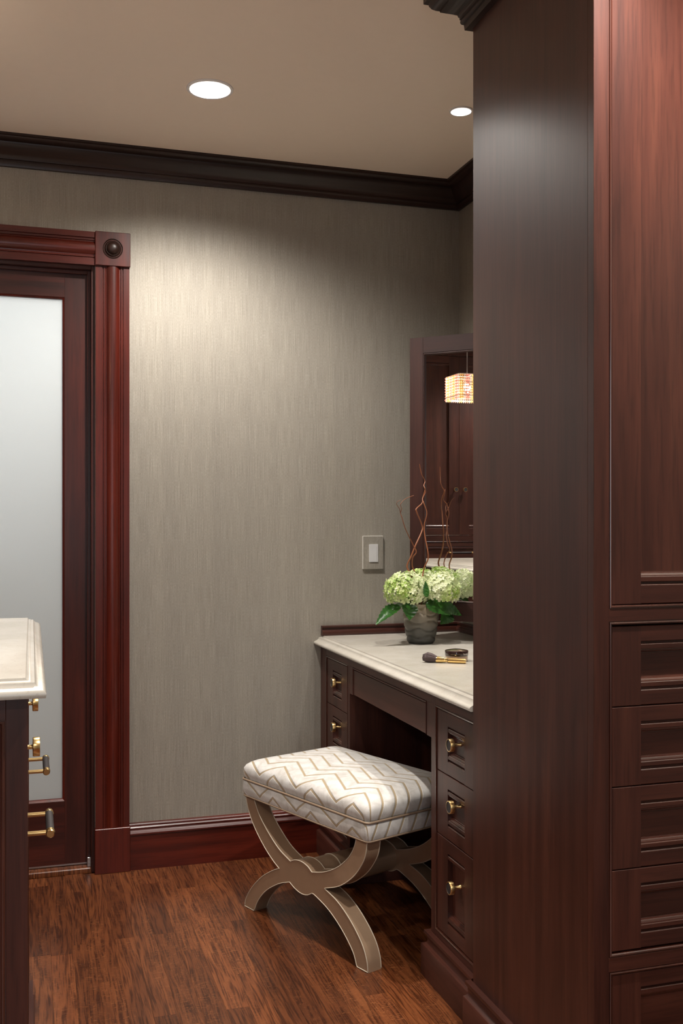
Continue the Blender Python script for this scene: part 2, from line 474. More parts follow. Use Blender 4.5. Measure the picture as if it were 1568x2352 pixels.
# ================================================================== STRUCTURE
# ---- lights' places first (ceiling needs the holes)
RECESSED = [  # x, y, outer radius, label, power
    (0.498, 2.930, 0.0675, 'large white recessed ceiling light in front of the wallpapered wall', P_BIG * .84),
    (1.260, 2.861, 0.0360, 'small white recessed ceiling light above the vanity counter', P_SMALL),
    (1.260, 2.400, 0.0360, 'small recessed ceiling light added out of sight behind the tall cabinet crown', P_SMALL),  # unseen downlight, added to light the vanity
    (0.990, 1.270, 0.0675, 'recessed ceiling light over the aisle beside the island', P_BIG),
    (-1.60, 2.930, 0.0675, 'recessed ceiling light in the left aisle near the frosted door', P_BIG * .55),
    (-1.60, 1.150, 0.0675, 'recessed ceiling light in the left aisle before the wardrobe', P_BIG * .55),
    (0.498, -0.60, 0.0675, 'recessed ceiling light near the added window, right of the room', P_BIG * .7),
    (-1.60, -0.60, 0.0675, 'recessed ceiling light near the added window, left of the room', P_BIG * .7),
]
def make_ceiling():
    bm = bmesh.new()
    def loop(pts):
        vs = [bm.verts.new(p) for p in pts]
        for i in range(len(vs)): bm.edges.new((vs[i], vs[(i + 1) % len(vs)]))
    loop([(XL - .1, YF - .1, ZC), (XR + .1, YF - .1, ZC), (XR + .1, YB + .1, ZC), (XL - .1, YB + .1, ZC)])
    for x, y, r, _, _ in RECESSED:
        ri = r * 0.86
        loop([(x + ri * math.cos(2 * PI * k / 40), y + ri * math.sin(2 * PI * k / 40), ZC) for k in range(40)])
    bmesh.ops.triangle_fill(bm, use_beauty=True, edges=list(bm.edges))
    r = bmesh.ops.extrude_face_region(bm, geom=list(bm.faces))
    for v in [g for g in r['geom'] if isinstance(g, bmesh.types.BMVert)]: v.co.z += 0.012
    return struct(from_bm('ceiling', bm, CEIL), 'flat taupe painted ceiling')
make_ceiling()
boxes_c = boxes('ceiling', [(XL - .1, XR + .1, YF - .1, YB + .1, ZC + .13, ZC + .15)], PLASTER); struct(boxes_c, 'deck above the ceiling void')

# ---- floor : slab + single strips
floor = boxes('floor', [(XL - .1, XR + .1, YF - .1, YB + 1.4, -0.06, -0.012)], FLOORM)
struct(floor, 'reddish brown quarter-sawn oak strip floor')
PW = 0.0575
plank_mesh = {}
def plank_me(ln):
    key = round(ln, 2)
    if key not in plank_mesh:
        bm = bmesh.new(); bm_box(bm, 0.00008, PW - 0.00008, 0.00005, key - 0.00005, -0.012, 0.0)
        top = [e for e in bm.edges if all(v.co.z > -0.001 for v in e.verts) and abs(e.verts[0].co.x - e.verts[1].co.x) < .001]
        bmesh.ops.bevel(bm, geom=top, offset=0.00025, segments=1, affect='EDGES')
        bmesh.ops.recalc_face_normals(bm, faces=bm.faces)
        me = bpy.data.meshes.new('floor_plank'); bm.to_mesh(me); bm.free(); me.materials.append(FLOORM)
        plank_mesh[key] = me
    return plank_mesh[key], key
rng = random.Random(21)
rest = bmesh.new()
LENS_SET = [0.30, 0.42, 0.55, 0.70, 0.86, 1.05]
nrow = int((XR - XL) / PW) + 1
for i in range(nrow):
    x = XL + i * PW
    y = YF - rng.random() * 0.7
    while y < YB - 0.01:
        ln = rng.choice(LENS_SET)
        if y + ln > YB: ln = max(0.06, math.floor((YB - y) * 100) / 100)
        if -0.16 < x < 1.12 and y + ln > 1.35:
            me, k = plank_me(ln)
            o = bpy.data.objects.new('floor_plank', me); COL.objects.link(o)
            o.parent = floor; o.location = (x, y, 0)
        else:
            bm_box(rest, x + .0003, x + PW - .0003, y + .0003, y + ln - .0003, -0.012, 0.0)
        y += ln
ro = from_bm('floor_planks_beyond', rest, FLOORM, floor); ro['kind'] = 'stuff'

# ---- walls
DX0, DX1, DZ = -0.612, 0.207, 2.056      # door opening
wb = boxes('wall_back', [(DX1, XR + .12, YB, YB + .12, -.02, ZC + .01), (XL - .12, DX0, YB, YB + .12, -.02, ZC + .01), (DX0, DX1, YB, YB + .12, DZ, ZC + .01)], WALLP)
struct(wb, 'champagne metallic vertical-strie wallpapered wall')
struct(boxes('wall_right', [(XR, XR + .12, YF - .12, YB, -.02, ZC + .01)], WALLP), 'wallpapered wall behind the vanity')
struct(boxes('wall_left', [(XL - .12, XL, YF - .12, YB, -.02, ZC + .01)], WALLP), 'wallpapered wall behind the far wardrobe')
WX0, WX1, WZ0, WZ1 = -1.30, 0.20, 0.70, 2.20
struct(boxes('wall_front', [(XL, WX0, YF - .12, YF, -.02, ZC + .01), (WX1, XR, YF - .12, YF, -.02, ZC + .01), (WX0, WX1, YF - .12, YF, -.02, WZ0), (WX0, WX1, YF - .12, YF, WZ1, ZC + .01)], WALLP), 'wallpapered wall with the added window')
win = sempty('added_window_1', 'added white framed window for the fill light', (0, 0, 0))  # made-up window, added to let the soft fill into the room
frame('window_frame', WX0, WX1, WZ0, WZ1, [(0, YF - .06), (0, YF - .01), (.05, YF - .01), (.05, YF - .06)], WHITE, win)
box('mullion', -0.58, -0.52, YF - .05, YF - .02, WZ0 + .05, WZ1 - .05, WHITE, win)
# room beyond the frosted door
struct(boxes('wall_beyond', [(-1.9, 1.3, 4.9, 4.95, -.02, 2.5), (-1.95, -1.9, YB + .12, 4.95, -.02, 2.5), (1.3, 1.35, YB + .12, 4.95, -.02, 2.5), (-1.95, 1.35, YB + .12, 4.95, 2.5, 2.55)], PLASTER), 'pale walls of the room beyond the frosted door')

# ---- crown mouldings of the room (outward-left of the path)
CR = [(0, 2.363), (.012, 2.363), (.0135, 2.372), (.018, 2.377), (.018, 2.382), (.022, 2.384), (.024, 2.390), (.034, 2.399), (.046, 2.410), (.053, 2.418), (.057, 2.425), (.058, 2.429), (.070, 2.431), (.078, 2.437), (.080, 2.441), (.085, 2.4425), (.085, 2.45), (0, 2.45)]
struct(sweep('trim_1', CR, [(XR, 2.06), (XR, YB), (DX0 - 2.03, YB), (XL, YB), (XL, YF), (XR, YF), (XR, 1.66)], CROWN['x']), 'dark walnut crown moulding under the ceiling')
# ---- baseboards
BB = [(0, 0), (.019, 0), (.019, .117), (.023, .119), (.0245, .123), (.023, .1275), (.0195, .1300), (.017, .1365), (.018, .139), (.018, .143), (.0155, .1455), (.0140, .147), (.0145, .151), (.012, .1555), (.006, .158), (0, .158)]
struct(sweep('baseboard_back', BB, [(1.003, YB), (0.3215, YB)], RED['x'], cap=True), 'glossy red mahogany baseboard below the wallpaper')
struct(sweep('baseboard_left', BB, [(DX0 - .115, YB), (XL, YB)], RED['x'], cap=True), 'red mahogany baseboard left of the frosted door')
struct(sweep('baseboard_front', BB, [(XL, YF), (XR, YF)], RED['x'], cap=True), 'red mahogany baseboard below the added window')
struct(sweep('baseboard_right', BB, [(XR, YF), (XR, 1.60)], RED['y'], cap=True), 'red mahogany baseboard beside the tall cabinet')

# ---- door casing
cas = sempty('trim_2', 'red mahogany fluted door casing with rosette corner block', (0, YB, 0))
def casing_prof(w):
    # (across 0..w, out)
    return [(0, 0), (0, .017), (.022, .017), (.0235, .0125), (.026, .0125), (.0275, .016), (.031, .016), (.033, .0125), (.036, .013), (.042, .019), (.050, .0225), (.0575, .0235), (.065, .0225), (.073, .019), (.079, .013), (.082, .0125), (.084, .016), (.0875, .016), (.089, .0125), (.0915, .0125), (.093, .017), (w, .017), (w, 0)]
def strip(name, prof, L0, L1, vertical, base, mat, parent, flip=False):
    bm = bmesh.new(); r0, r1 = [], []
    for a, o in prof:
        if vertical: r0.append((base + a, -o, L0)); r1.append((base + a, -o, L1))
        else: r0.append((L0, -o, base + a)); r1.append((L1, -o, base + a))
    bm_loft(bm, [r0, r1], True, True, True)
    return from_bm(name, bm, mat, parent, smooth=35)
CW = 0.1125
strip('side_casing', casing_prof(CW), 0.152, 2.058, True, 0.2085, RED['z'], cas)
strip('side_casing', casing_prof(CW), 0.152, 2.058, True, DX0 - .0015 - CW, RED['z'], cas)
strip('head_casing', casing_prof(CW), DX0 + .0015, 0.2075, False, 2.0560, RED['x'], cas)
for x0 in (0.2070, DX0 - .0005 - .1160):
    blk = box('rosette_block', x0, x0 + .1165, -.026, 0, 2.0555, 2.170, RED['z'], cas, 0.0015)
    bm = bmesh.new()
    c = (x0 + .058, -.026, 2.114)
    lathe(bm, [(.0335, .0005), (.0335, -.0015), (.0320, -.0022), (.0305, -.001), (.0285, .0004), (.0265, -.001), (.0255, -.0045), (.0235, -.0055), (.0215, -.0045), (.0205, -.006), (.0185, -.0105), (.014, -.0145), (.008, -.0168), (.002, -.0175)], 40, 'y', c, 0, False, True)
    from_bm('turned_boss', bm, CROWN['z'], blk, smooth=50)
    box('plinth_block', x0 - .0010, x0 + .1160, -.027, 0, 0, .1515, RED['z'], cas, 0.0015)
# jamb lining
jl = sempty('trim_3', 'dark door jamb lining', (0, YB, 0))
box('jamb', DX1 - .0, DX1 - .012, .0, .12, 0, DZ, DOORW['z'], jl); box('jamb', DX0, DX0 + .012, .0, .12, 0, DZ, DOORW['z'], jl)
box('head_jamb', DX0 + .012, DX1 - .012, .0, .12, DZ - .012, DZ, DOORW['x'], jl)
box('door_stop', DX1 - .024, DX1 - .012, .022, .034, 0, DZ - .012, DOORW['z'], jl); box('door_stop', DX0 + .012, DX0 + .024, .022, .034, 0, DZ - .012, DOORW['z'], jl)
box('door_stop', DX0 + .024, DX1 - .024, .022, .034, DZ - .024, DZ - .012, DOORW['x'], jl)
# threshold
thr = struct(box('trim_4', DX0 + .012, DX1 - .001, YB + .003, YB + .10, -.005, .016, FLOORM, None, .003), 'oak threshold under the frosted door')

# ---- door with frosted glass
door = sempty('door_1', 'dark mahogany door with one tall frosted glass pane', (0, YB + .036, 0))
dxa, dxb, dz0, dz1 = DX0 + .0135, DX1 - .0135, .026, DZ - .0145
gx0, gx1, gz0, gz1 = dxa + .085, .1090, .2405, 1.9525
box('stile', gx1, dxb, 0, .042, dz0, dz1, DOORW['z'], door, .0004); box('stile', dxa, gx0, 0, .042, dz0, dz1, DOORW['z'], door, .0004)
box('top_rail', gx0, gx1, 0, .042, gz1, dz1, DOORW['x'], door, .0004); box('bottom_rail', gx0, gx1, 0, .042, dz0, gz0, DOORW['x'], door, .0004)
frame('glazing_bead', gx0, gx1, gz0, gz1, [(0, .001), (.003, .0035), (.006, .006), (.0075, .012), (0, .012)], RED['z'], door)
box('glass_pane', gx0 + .001, gx1 - .001, .0125, .0185, gz0 + .001, gz1 - .001, FROST, door, 0)
gd = box('floor_guide', .1830, .1948, -.0240, -.0142, .0165, .048, STEEL, door, .001)
bm = bmesh.new(); lathe(bm, [(.0025, 0), (.0025, -.0015), (.001, -.002)], 12, 'y', (.189, -.0240, .031)); from_bm('screw', bm, STEEL, gd)
box('weather_strip', gx0, .184, .008, .03, .017, .0255, STEEL, door, .001)

# ================================================================== CABINET PIECES
def knob(parent, x, y, z, scale=1.0, name='knob'):
    """brass stem knob with black inset; stands out towards -Y from y"""
    bm = bmesh.new(); s = scale
    lathe(bm, [(.0055 * s, 0), (.0050 * s, -.003 * s), (.0038 * s, -.0045 * s), (.0038 * s, -.021 * s), (.0150 * s, -.0215 * s), (.0163 * s, -.0225 * s), (.0163 * s, -.0325 * s), (.0158 * s, -.0332 * s), (.0138 * s, -.0333 * s)], 32, 'y', (x, y, z), 0, True, False)
    lathe(bm, [(.0138 * s, -.0333 * s), (.0135 * s, -.0322 * s), (.002 * s, -.0320 * s)], 32, 'y', (x, y, z), 1, False, True)
    return from_bm(name, bm, [BRASS, BLACK_LEATHER], parent, smooth=40)
def bar_pull(parent, x, y, z, ln=.13, r=.0072, proj=.036, name='bar_pull'):
    bm = bmesh.new()
    h = ln / 2
    lathe(bm, [(r * .93, -h + .012), (r * .93, h - .012)], 20, 'x', (x, y - proj, z), 1)
    for s in (-1, 1):
        pr = [(r * .80, s * h), (r, s * (h - .0015)), (r, s * (h - .008)), (r * 1.07, s * (h - .009)), (r * 1.07, s * (h - .012)), (r * 0.95, s * (h - .0135))]
        lathe(bm, pr if s < 0 else list(reversed(pr)), 20, 'x', (x, y - proj, z), 0)
        lathe(bm, [(r * .55, 0), (r * .55, -proj + r * .6)], 14, 'y', (x + s * (h - .010), y, z), 0)
    return from_bm(name, bm, [BRASS, BLACK_LEATHER], parent, smooth=40)
def slot_front(parent, kind, x0, x1, z0, z1, y, stile=.061, rail=.030, mats=CAB, gr=.0045, bar=.0095, depth=.013, pull=None, deep=.02):
    """inset drawer or door front (faces -Y at y): recessed panel, stiles, rails and slats set off by grooves"""
    xa, xb = x0 + stile, x1 - stile
    body = box(kind, xa - .004, xb + .004, y + depth, y + depth + .007, z0 + .004, z1 - .004, mats['z'] if z1 - z0 > x1 - x0 else mats['x'], parent, 0)
    e = .0011
    box('stile', x0, xa, y, y + deep, z0, z1, mats['z'], body, e, lambda m: m.y < y + .001 and m.x < xa - .001)
    box('stile', xb, x1, y, y + deep, z0, z1, mats['z'], body, e, lambda m: m.y < y + .001 and m.x > xb + .001)
    box('rail', xa, xb, y, y + deep, z1 - rail, z1, mats['x'], body, e, lambda m: m.y < y + .001 and abs(m.x - (xa + xb) / 2) < .001)
    box('rail', xa, xb, y, y + deep, z0, z0 + rail, [mats['x'], CABG['x']], body, .0018, lambda m: m.y < y + .001 and abs(m.x - (xa + xb) / 2) < .001)
    for zt, s in ((z1 - rail - gr, -1), (z0 + rail + gr, 1)):
        za, zb = sorted((zt, zt + s * bar))
        box('slat', xa, xb, y + .0003, y + deep - .006, za, zb, [mats['x'], CABG['x']], body, .0014, lambda m: m.y < y + .001 and abs(m.x - (xa + xb) / 2) < .001)
        boxes('groove_floor', [(xa, xb, y + .0065, y + depth, min(zt, zt - s * gr) - .0005, max(zt, zt - s * gr) + .0005)], mats['x'], body)
        # stepped bead between the slat and the panel
        zi = zt + s * bar
        bm = bmesh.new()
        pr = [(0, .0020), (.0012, .0020), (.0016, .0035), (.0032, .0046), (.0056, .0064), (.0068, .0088), (.0070, .0105), (.0086, .0108), (.0090, depth), (0, depth)]
        bm_loft(bm, [[(xa, y + o, zi + s * a) for a, o in pr], [(xb, y + o, zi + s * a) for a, o in pr]], True, True, True)
        from_bm('bead', bm, CABG['x'], body, smooth=40)
    if pull:
        if pull[0] == 'knob': knob(body, pull[1], y + (depth if pull[3] else 0), pull[2])
        else: bar_pull(body, pull[1], y + (depth if pull[3] else 0), pull[2], ln=pull[4], proj=.036 + (depth if pull[3] else 0))
    return body
def opening_bead(parent, x0, x1, z0, z1, y, mats=CAB, w=.0066):
    return frame('opening_bead', x0, x1, z0, z1, [(0, y + .012), (0, y + .0018), (.0012, y + .0018), (.0016, y - .0006), (.0032, y - .0016), (.0052, y - .0010), (w, y + .001), (w, y + .012)], CABG['z'], parent)

BASE = [(0, 0), (.021, 0), (.021, .080), (.0195, .082), (.0115, .0835), (.0085, .0870), (.0075, .093), (.0085, .100), (.0115, .106), (.0150, .1085), (.0150, .117), (0, .117)]

# ================================================================== VANITY  (local x = 3.53 - Y, faces local -Y = world -X)
VX = 1.003
van = thing('vanity_cabinet', 'dark walnut kneehole vanity with two drawer pedestals under a cream stone top', 'vanity', (VX, YB, 0), -PI / 2)
def vx(y): return YB - y
VT = .746
K0, K1 = vx(3.180), vx(2.470)           # kneehole
VE = vx(2.1690)
VD = XR - VX - .003
fr = .0002
# carcass
boxes('pedestal_body', [(.002, .020, .021, VD, .0, VT), (K0 - .018, K0, .021, VD, 0, VT), (.020, K0 - .018, .030, .045, .117, .72), (.020, K0 - .018, .021, VD, .11, .128)], CAB['z'], van)
boxes('pedestal_body', [(K1, K1 + .018, .021, VD, 0, VT), (VE - .016, VE, .021, VD, 0, VT), (K1 + .018, VE - .016, .030, .045, .117, .72), (K1 + .018, VE - .016, .021, VD, .11, .128)], CAB['z'], van)
boxes('back_panel', [(K0, K1, VD - .014, VD, 0, VT)], CAB['z'], van)
boxes('sub_top', [(.002, VE, .021, VD, .728, VT)], CAB['x'], van)
# face frame
d0, d1 = vx(3.4518), vx(3.2084)
c0, c1 = vx(3.1419), vx(2.5098)
r0, r1 = vx(2.4341), vx(2.1910)
ZT = .7150
box('face_frame_stile', .001, d0 - .0075, 0, .021, .117, VT, CAB['z'], van, .0005)
box('face_frame_stile', d1 + .0075, K0, 0, .021, .117, VT, CAB['z'], van, .0005)
box('face_frame_stile', K1, r0 - .0075, 0, .021, .117, VT, CAB['z'], van, .0005)
box('face_frame_stile', r1 + .0075, VE, 0, .021, .117, VT, CAB['z'], van, .0005)
box('face_frame_rail', d0 - .0075, d1 + .0075, 0, .021, ZT, VT, CAB['x'], van, .0005)
box('face_frame_rail', K0, K1, 0, .021, ZT, VT, CAB['x'], van, .0005)
box('face_frame_rail', r0 - .0075, r1 + .0075, 0, .021, ZT, VT, CAB['x'], van, .0005)
box('face_frame_rail', d0 - .0075, d1 + .0075, 0, .021, .117, .1330, CAB['x'], van, .0005)
box('face_frame_rail', r0 - .0075, r1 + .0075, 0, .021, .117, .1330, CAB['x'], van, .0005)
box('apron_stile', K0, c0 - .0075, 0.0005, .021, .624, ZT, CAB['z'], van, .0005)
box('apron_stile', c1 + .0075, K1, 0.0005, .021, .624, ZT, CAB['z'], van, .0005)
opening_bead(van, d0 - .0075, d1 + .0075, .1330, ZT, 0); opening_bead(van, r0 - .0075, r1 + .0075, .1330, ZT, 0)
ab = frame('opening_bead', c0 - .0075, c1 + .0075, .60, ZT, [(0, .012), (0, .0018), (.0012, .0018), (.0016, -.0006), (.0032, -.0016), (.0052, -.0010), (.0066, .001), (.0066, .012)], CAB['z'], van)
bm = bmesh.new(); bm.from_mesh(ab.data)
bmesh.ops.bisect_plane(bm, geom=list(bm.verts) + list(bm.edges) + list(bm.faces), plane_co=(0, 0, .6262), plane_no=(0, 0, -1), clear_outer=True)
bm.to_mesh(ab.data); bm.free()
apron = box('pencil_drawer', c0 + .0005, c1 - .0005, .0015, .02, .6255, ZT - .0085, CAB['x'], van, .0012)
ZG = [(.5505, .7065), (.3875, .5485), (.1410, .3855)]
for za, zb in ZG:
    for a, b in ((d0, d1), (r0, r1)):
        zc = (za + zb) / 2 + (.009 if zb > .6 else .012)
        if zb < .4: zc = .2845
        elif zb < .6: zc = .4845
        else: zc = .6375
        slot_front(van, 'drawer', a + .0005, b - .0005, za, zb, .002, stile=.0690, rail=.0345, pull=('knob', (a + b) / 2, zc, True))
# base moulding, returned into the kneehole
sweep('base_moulding', BASE, [(K0, VD - .016), (K0, 0), (.0195, 0)], CAB['x'], van)
sweep('base_moulding', BASE, [(VE - .014, 0), (K1, 0), (K1, VD - .016)], CAB['x'], van)

# ---- vanity stone top (ogee edge on the front)
def ogee(t):
    return [(-.46, -t), (-.0012, -t), (.0010, -.0305), (.0022, -.0280), (.0022, -.0250), (.0010, -.0220), (-.0025, -.0195), (-.0080, -.0172), (-.0125, -.0145), (-.0158, -.0110), (-.0172, -.0072), (-.0225, -.0062), (-.0255, -.0055), (-.0275, -.0042), (-.0280, -.0012), (-.0290, 0), (-.46, 0)]
pr = [(d, z + .778) for d, z in ogee(.032)]
ct = sweep('vanity_countertop', [(max(d, -.2), z) for d, z in pr], [(.979, 2.1700), (.979, YB - .0005)], STONE, smooth=35)
# fill the slab to the wall
bm = bmesh.new(); bm.from_mesh(ct.data)
for v in bm.verts:
    if v.co.x > 1.15: v.co.x = XR - .0005
bmesh.ops.recalc_face_normals(bm, faces=bm.faces); bm.to_mesh(ct.data); bm.free()
tag(ct, 'cream limestone vanity countertop with ogee edge carrying the flower vase', 'countertop')
# little wooden upstand round the top
UP = [(0, .7782), (.022, .7782), (.0235, .781), (.0235, .790), (.0215, .7945), (.015, .7965), (.013, .800), (.0135, .8045), (.0165, .8065), (.0165, .8115), (.014, .813), (0, .813)]
struct(sweep('trim_5', UP, [(XR - .0005, 2.1705), (XR - .0005, YB - .0005), (1.004, YB - .0005)], CAB['x']), 'low dark mahogany upstand moulding along the back of the vanity top')

# ================================================================== TALL CABINET (faces the camera)
TX0, TX1, TY0, TY1 = .985, XR - .002, 1.638, 2.1676
tall = thing('tall_cabinet', 'full-height dark walnut cabinet with door above drawers, beside the vanity', 'cabinet', (TX0, TY0, 0))
TW, TD = TX1 - TX0, TY1 - TY0
ZTOP = 2.43
box('side_panel', 0, .019, .021, TD, .08, ZTOP, CAB['z'], tall, .0008)
box('side_panel', TW - .019, TW, .021, TD, .0, ZTOP, CAB['z'], tall)
box('back_panel', .019, TW - .019, TD - .012, TD, .0, ZTOP, CAB['z'], tall)
box('carcass_back', .019, TW - .019, .040, .052, .1, ZTOP, CAB['z'], tall)
xs0, xs1 = .0318, TW - .0318
box('face_frame_stile', 0, xs0, 0, .021, .08, ZTOP, CAB['z'], tall, .0005)
box('face_frame_stile', xs1, TW, 0, .021, .08, ZTOP, CAB['z'], tall, .0005)
for za, zb in ((2.30, ZTOP), (1.0056, 1.0286), (.3597, .3856), (.08, .1350)):
    box('face_frame_rail', xs0, xs1, 0, .021, za, zb, CAB['x'], tall, .0005)
for za, zb in ((1.0286, 2.30), (.3856, 1.0056), (.1350, .3597)):
    opening_bead(tall, xs0, xs1, za, zb, 0)
xf0, xf1 = .0400, TW - .0400
slot_front(tall, 'door', xf0, xf1, 1.0365, 2.2920, .0025, stile=.061, rail=.0365, bar=.0105)
gaps = [.9965, .8470, .6985, .5455, .3945]
for k in range(4):
    slot_front(tall, 'drawer', xf0, xf1, gaps[k + 1] + .0008, gaps[k] - .0008, .0025, stile=.061, rail=.0290, bar=.0098)
slot_front(tall, 'drawer', xf0, xf1, .1435, .3515, .0025, stile=.061, rail=.0290, bar=.0098)
sweep('base_moulding', BASE, [(TW, 0), (0, 0), (0, TD + .012)], CAB['y'], tall)
TCR = [(0, 2.340), (.0150, 2.340), (.0156, 2.3475), (.0163, 2.3535), (.0200, 2.3545), (.0222, 2.358), (.0228, 2.362), (.0218, 2.3655), (.0237, 2.3665), (.0240, 2.3720), (.0262, 2.3735), (.0276, 2.3792), (.0335, 2.3822), (.0400, 2.3870), (.0487, 2.3925), (.0587, 2.3962), (.0591, 2.4010), (.0666, 2.4030), (.0735, 2.4085), (.0785, 2.4165), (.0800, 2.4235), (.0888, 2.4255), (.0890, 2.4490), (0, 2.4490)]
sweep('crown_moulding', TCR, [(TW, 0), (0, 0), (0, TD), (TW, TD)], CROWN['y'], tall)

# ================================================================== ISLAND
IX1, IX0, IY0, IY1 = -.0046, -1.125, 1.530, 2.478
isl = thing('island_dresser', 'dark walnut closet island with brass knobs and bar pulls on its side drawers', 'island', (IX1, IY0, 0))
IW, ID = IX1 - IX0, IY1 - IY0
IT = .938
boxes('body', [(-IW + .002, -.022, .022, ID - .002, .05, IT - .001)], CAB['z'], isl)
# end facing the camera: framed panel
box('end_stile', -.0300, 0, 0, .021, .05, IT, CAB['z'], isl, .0005); box('end_stile', -IW, -IW + .03, 0, .021, .05, IT, CAB['z'], isl, .0005)
box('end_rail', -IW + .03, -.03, 0, .021, .905, IT, CAB['x'], isl, .0005); box('end_rail', -IW + .03, -.03, 0, .021, .05, .16, CAB['x'], isl, .0005)
opening_bead(isl, -IW + .03, -.03, .16, .905, 0)
frame('panel_moulding', -IW + .0366, -.0366, .1666, .8984, [(0, .012), (0, .0005), (.004, .0020), (.006, .006), (.012, .008), (.014, .014), (0, .014)], CAB['z'], isl)
box('end_panel', -IW + .0400, -.0400, .013, .020, .17, .895, CAB['z'], isl, 0)
# right side (world +X): separate local frame handled by swapping axes through an inner helper object
def side_part(o):
    """turn a part built facing -Y (local x along) so that it faces +X of the island at x = 0"""
    o.data.transform(Matrix.Rotation(PI / 2, 4, 'Z'))
    for c in o.children: c.data.transform(Matrix.Rotation(PI / 2, 4, 'Z'))
    return o
def on_side(fn): side_part(fn)
sy = [.022, ID / 2 - .012, ID / 2 + .012, ID]
on_side(box('side_stile', .021, .040, 0, .021, .05, IT, CAB['z'], isl, .0005)); on_side(box('side_stile', ID - .03, ID, 0, .021, .05, IT, CAB['z'], isl, .0005))
on_side(box('side_stile', ID / 2 - .012, ID / 2 + .012, 0, .021, .05, IT, CAB['z'], isl, .0005))
on_side(box('side_rail', .040, ID - .03, 0.0005, .021, .890, IT, CAB['x'], isl, .0005)); on_side(box('side_rail', .040, ID - .03, 0.0005, .021, .05, .125, CAB['x'], isl, .0005))
for k, (a, b) in enumerate(((.042, ID / 2 - .014), (ID / 2 + .014, ID - .032))):
    cx = (1.80, 2.23)[k] - IY0
    on_side(slot_front(isl, 'drawer', a, b, .742, .888, .001, pull=('knob', cx, .807, True)))
    on_side(slot_front(isl, 'drawer', a, b, .590, .740, .001, pull=('bar', cx, .676, True, .132)))
    on_side(slot_front(isl, 'door', a, b, .127, .588, .001))
sweep('base_moulding', [(d * .62, z) for d, z in BASE], [(0, ID), (0, 0), (-IW, 0), (-IW, ID)], CAB['y'], isl)
# stone top
IZ = .965
def og2(t): return [(d, z) for d, z in ogee(t)]
iprof = [(0, -.027), (.0005, -.0262), (.0012, -.0205), (0, -.0180), (-.004, -.0150), (-.0095, -.0125), (-.0135, -.0092), (-.0150, -.0062), (-.0200, -.0058), (-.0215, -.0046), (-.0255, -.0040), (-.0270, -.0008), (-.0285, 0)]
rect = [(.020, 1.505), (.020, 2.512), (-1.150, 2.512), (-1.150, 1.505)]   # counter-clockwise => left is inside
cols = [[(p.x, p.y, IZ + z) for p in offset_path(rect, -d, True)] for d, z in iprof]
bm = bmesh.new(); bm_loft(bm, cols, True, True, True)
it = from_bm('island_countertop', bm, STONE, smooth=35)
tag(it, 'pale stone island countertop with stepped ogee edge at the left of the photo', 'countertop')

# ================================================================== MIRROR (folding, on the right wall; its wing stands at 45 degrees)
ang = math.radians(45.6)
mdir = Vector((-math.sin(ang), math.cos(ang)))
pl = at(941, 1000, 3.345)
wl = 0.375
hinge = Vector((pl.x, pl.y)) - mdir * wl
mz0, mz1 = .846, 1.836
mir = thing('folding_mirror', 'walnut framed folding vanity mirror, its far wing turned across the corner', 'mirror', (hinge.x, hinge.y, 0), math.atan2(-mdir.y, -mdir.x))
# local +x runs from the free edge back to the hinge; local -Y faces the room
def mirror_leaf(x0, x1, par, st=.050):
    box('stile', x0, x0 + st, 0, .022, mz0, mz1, MIRW['z'], par, .0005); box('stile', x1 - st, x1, 0, .022, mz0, mz1, MIRW['z'], par, .0005)
    box('rail', x0 + st, x1 - st, 0, .022, mz1 - .056, mz1, MIRW['x'], par, .0005); box('rail', x0 + st, x1 - st, 0, .022, mz0, mz0 + .063, MIRW['x'], par, .0005)
    bead = frame('inner_bead', x0 + st, x1 - st, mz0 + .063, mz1 - .056, [(0, .010), (0, .002), (.0015, .002), (.002, -.0005), (.004, -.001), (.006, .001), (.007, .009)], MIRW['z'], par)
    box('mirror_glass', x0 + st, x1 - st, .0075, .0105, mz0 + .063, mz1 - .056, MIRROR, par, 0)
    box('backing', x0 + st - .01, x1 - st + .01, .0150, .0215, mz0 + .05, mz1 - .05, MIRW['z'], par, 0)
mirror_leaf(-wl, 0, mir)
# centre leaf on the right wall: same thing, rotated by its own matrix
rel = Matrix.Rotation(-PI / 2 - mir.rotation_euler.z, 4, 'Z')
def centre_leaf():
    before = set(bpy.data.objects)
    mirror_leaf(.004, .72, mir)
    for o in set(bpy.data.objects) - before: o.data.transform(rel)
centre_leaf()
bm = bmesh.new(); bm_box(bm, .06, .66, .022, XR - hinge.x - .001, 1.70, 1.74); bm.transform(rel)
from_bm('wall_bracket', bm, CAB['x'], mir)
bm = bmesh.new(); bm_box(bm, .06, .66, .022, XR - hinge.x - .001, .90, .94); bm.transform(rel)
from_bm('wall_bracket', bm, CAB['x'], mir)

# ================================================================== LEFT WARDROBE (seen only in the mirror)
LX = -2.05
ward = thing('wardrobe', 'dark walnut wardrobe with paired knob doors and wide drawers, reflected in the mirror', 'wardrobe', (LX, .20, 0), PI / 2)
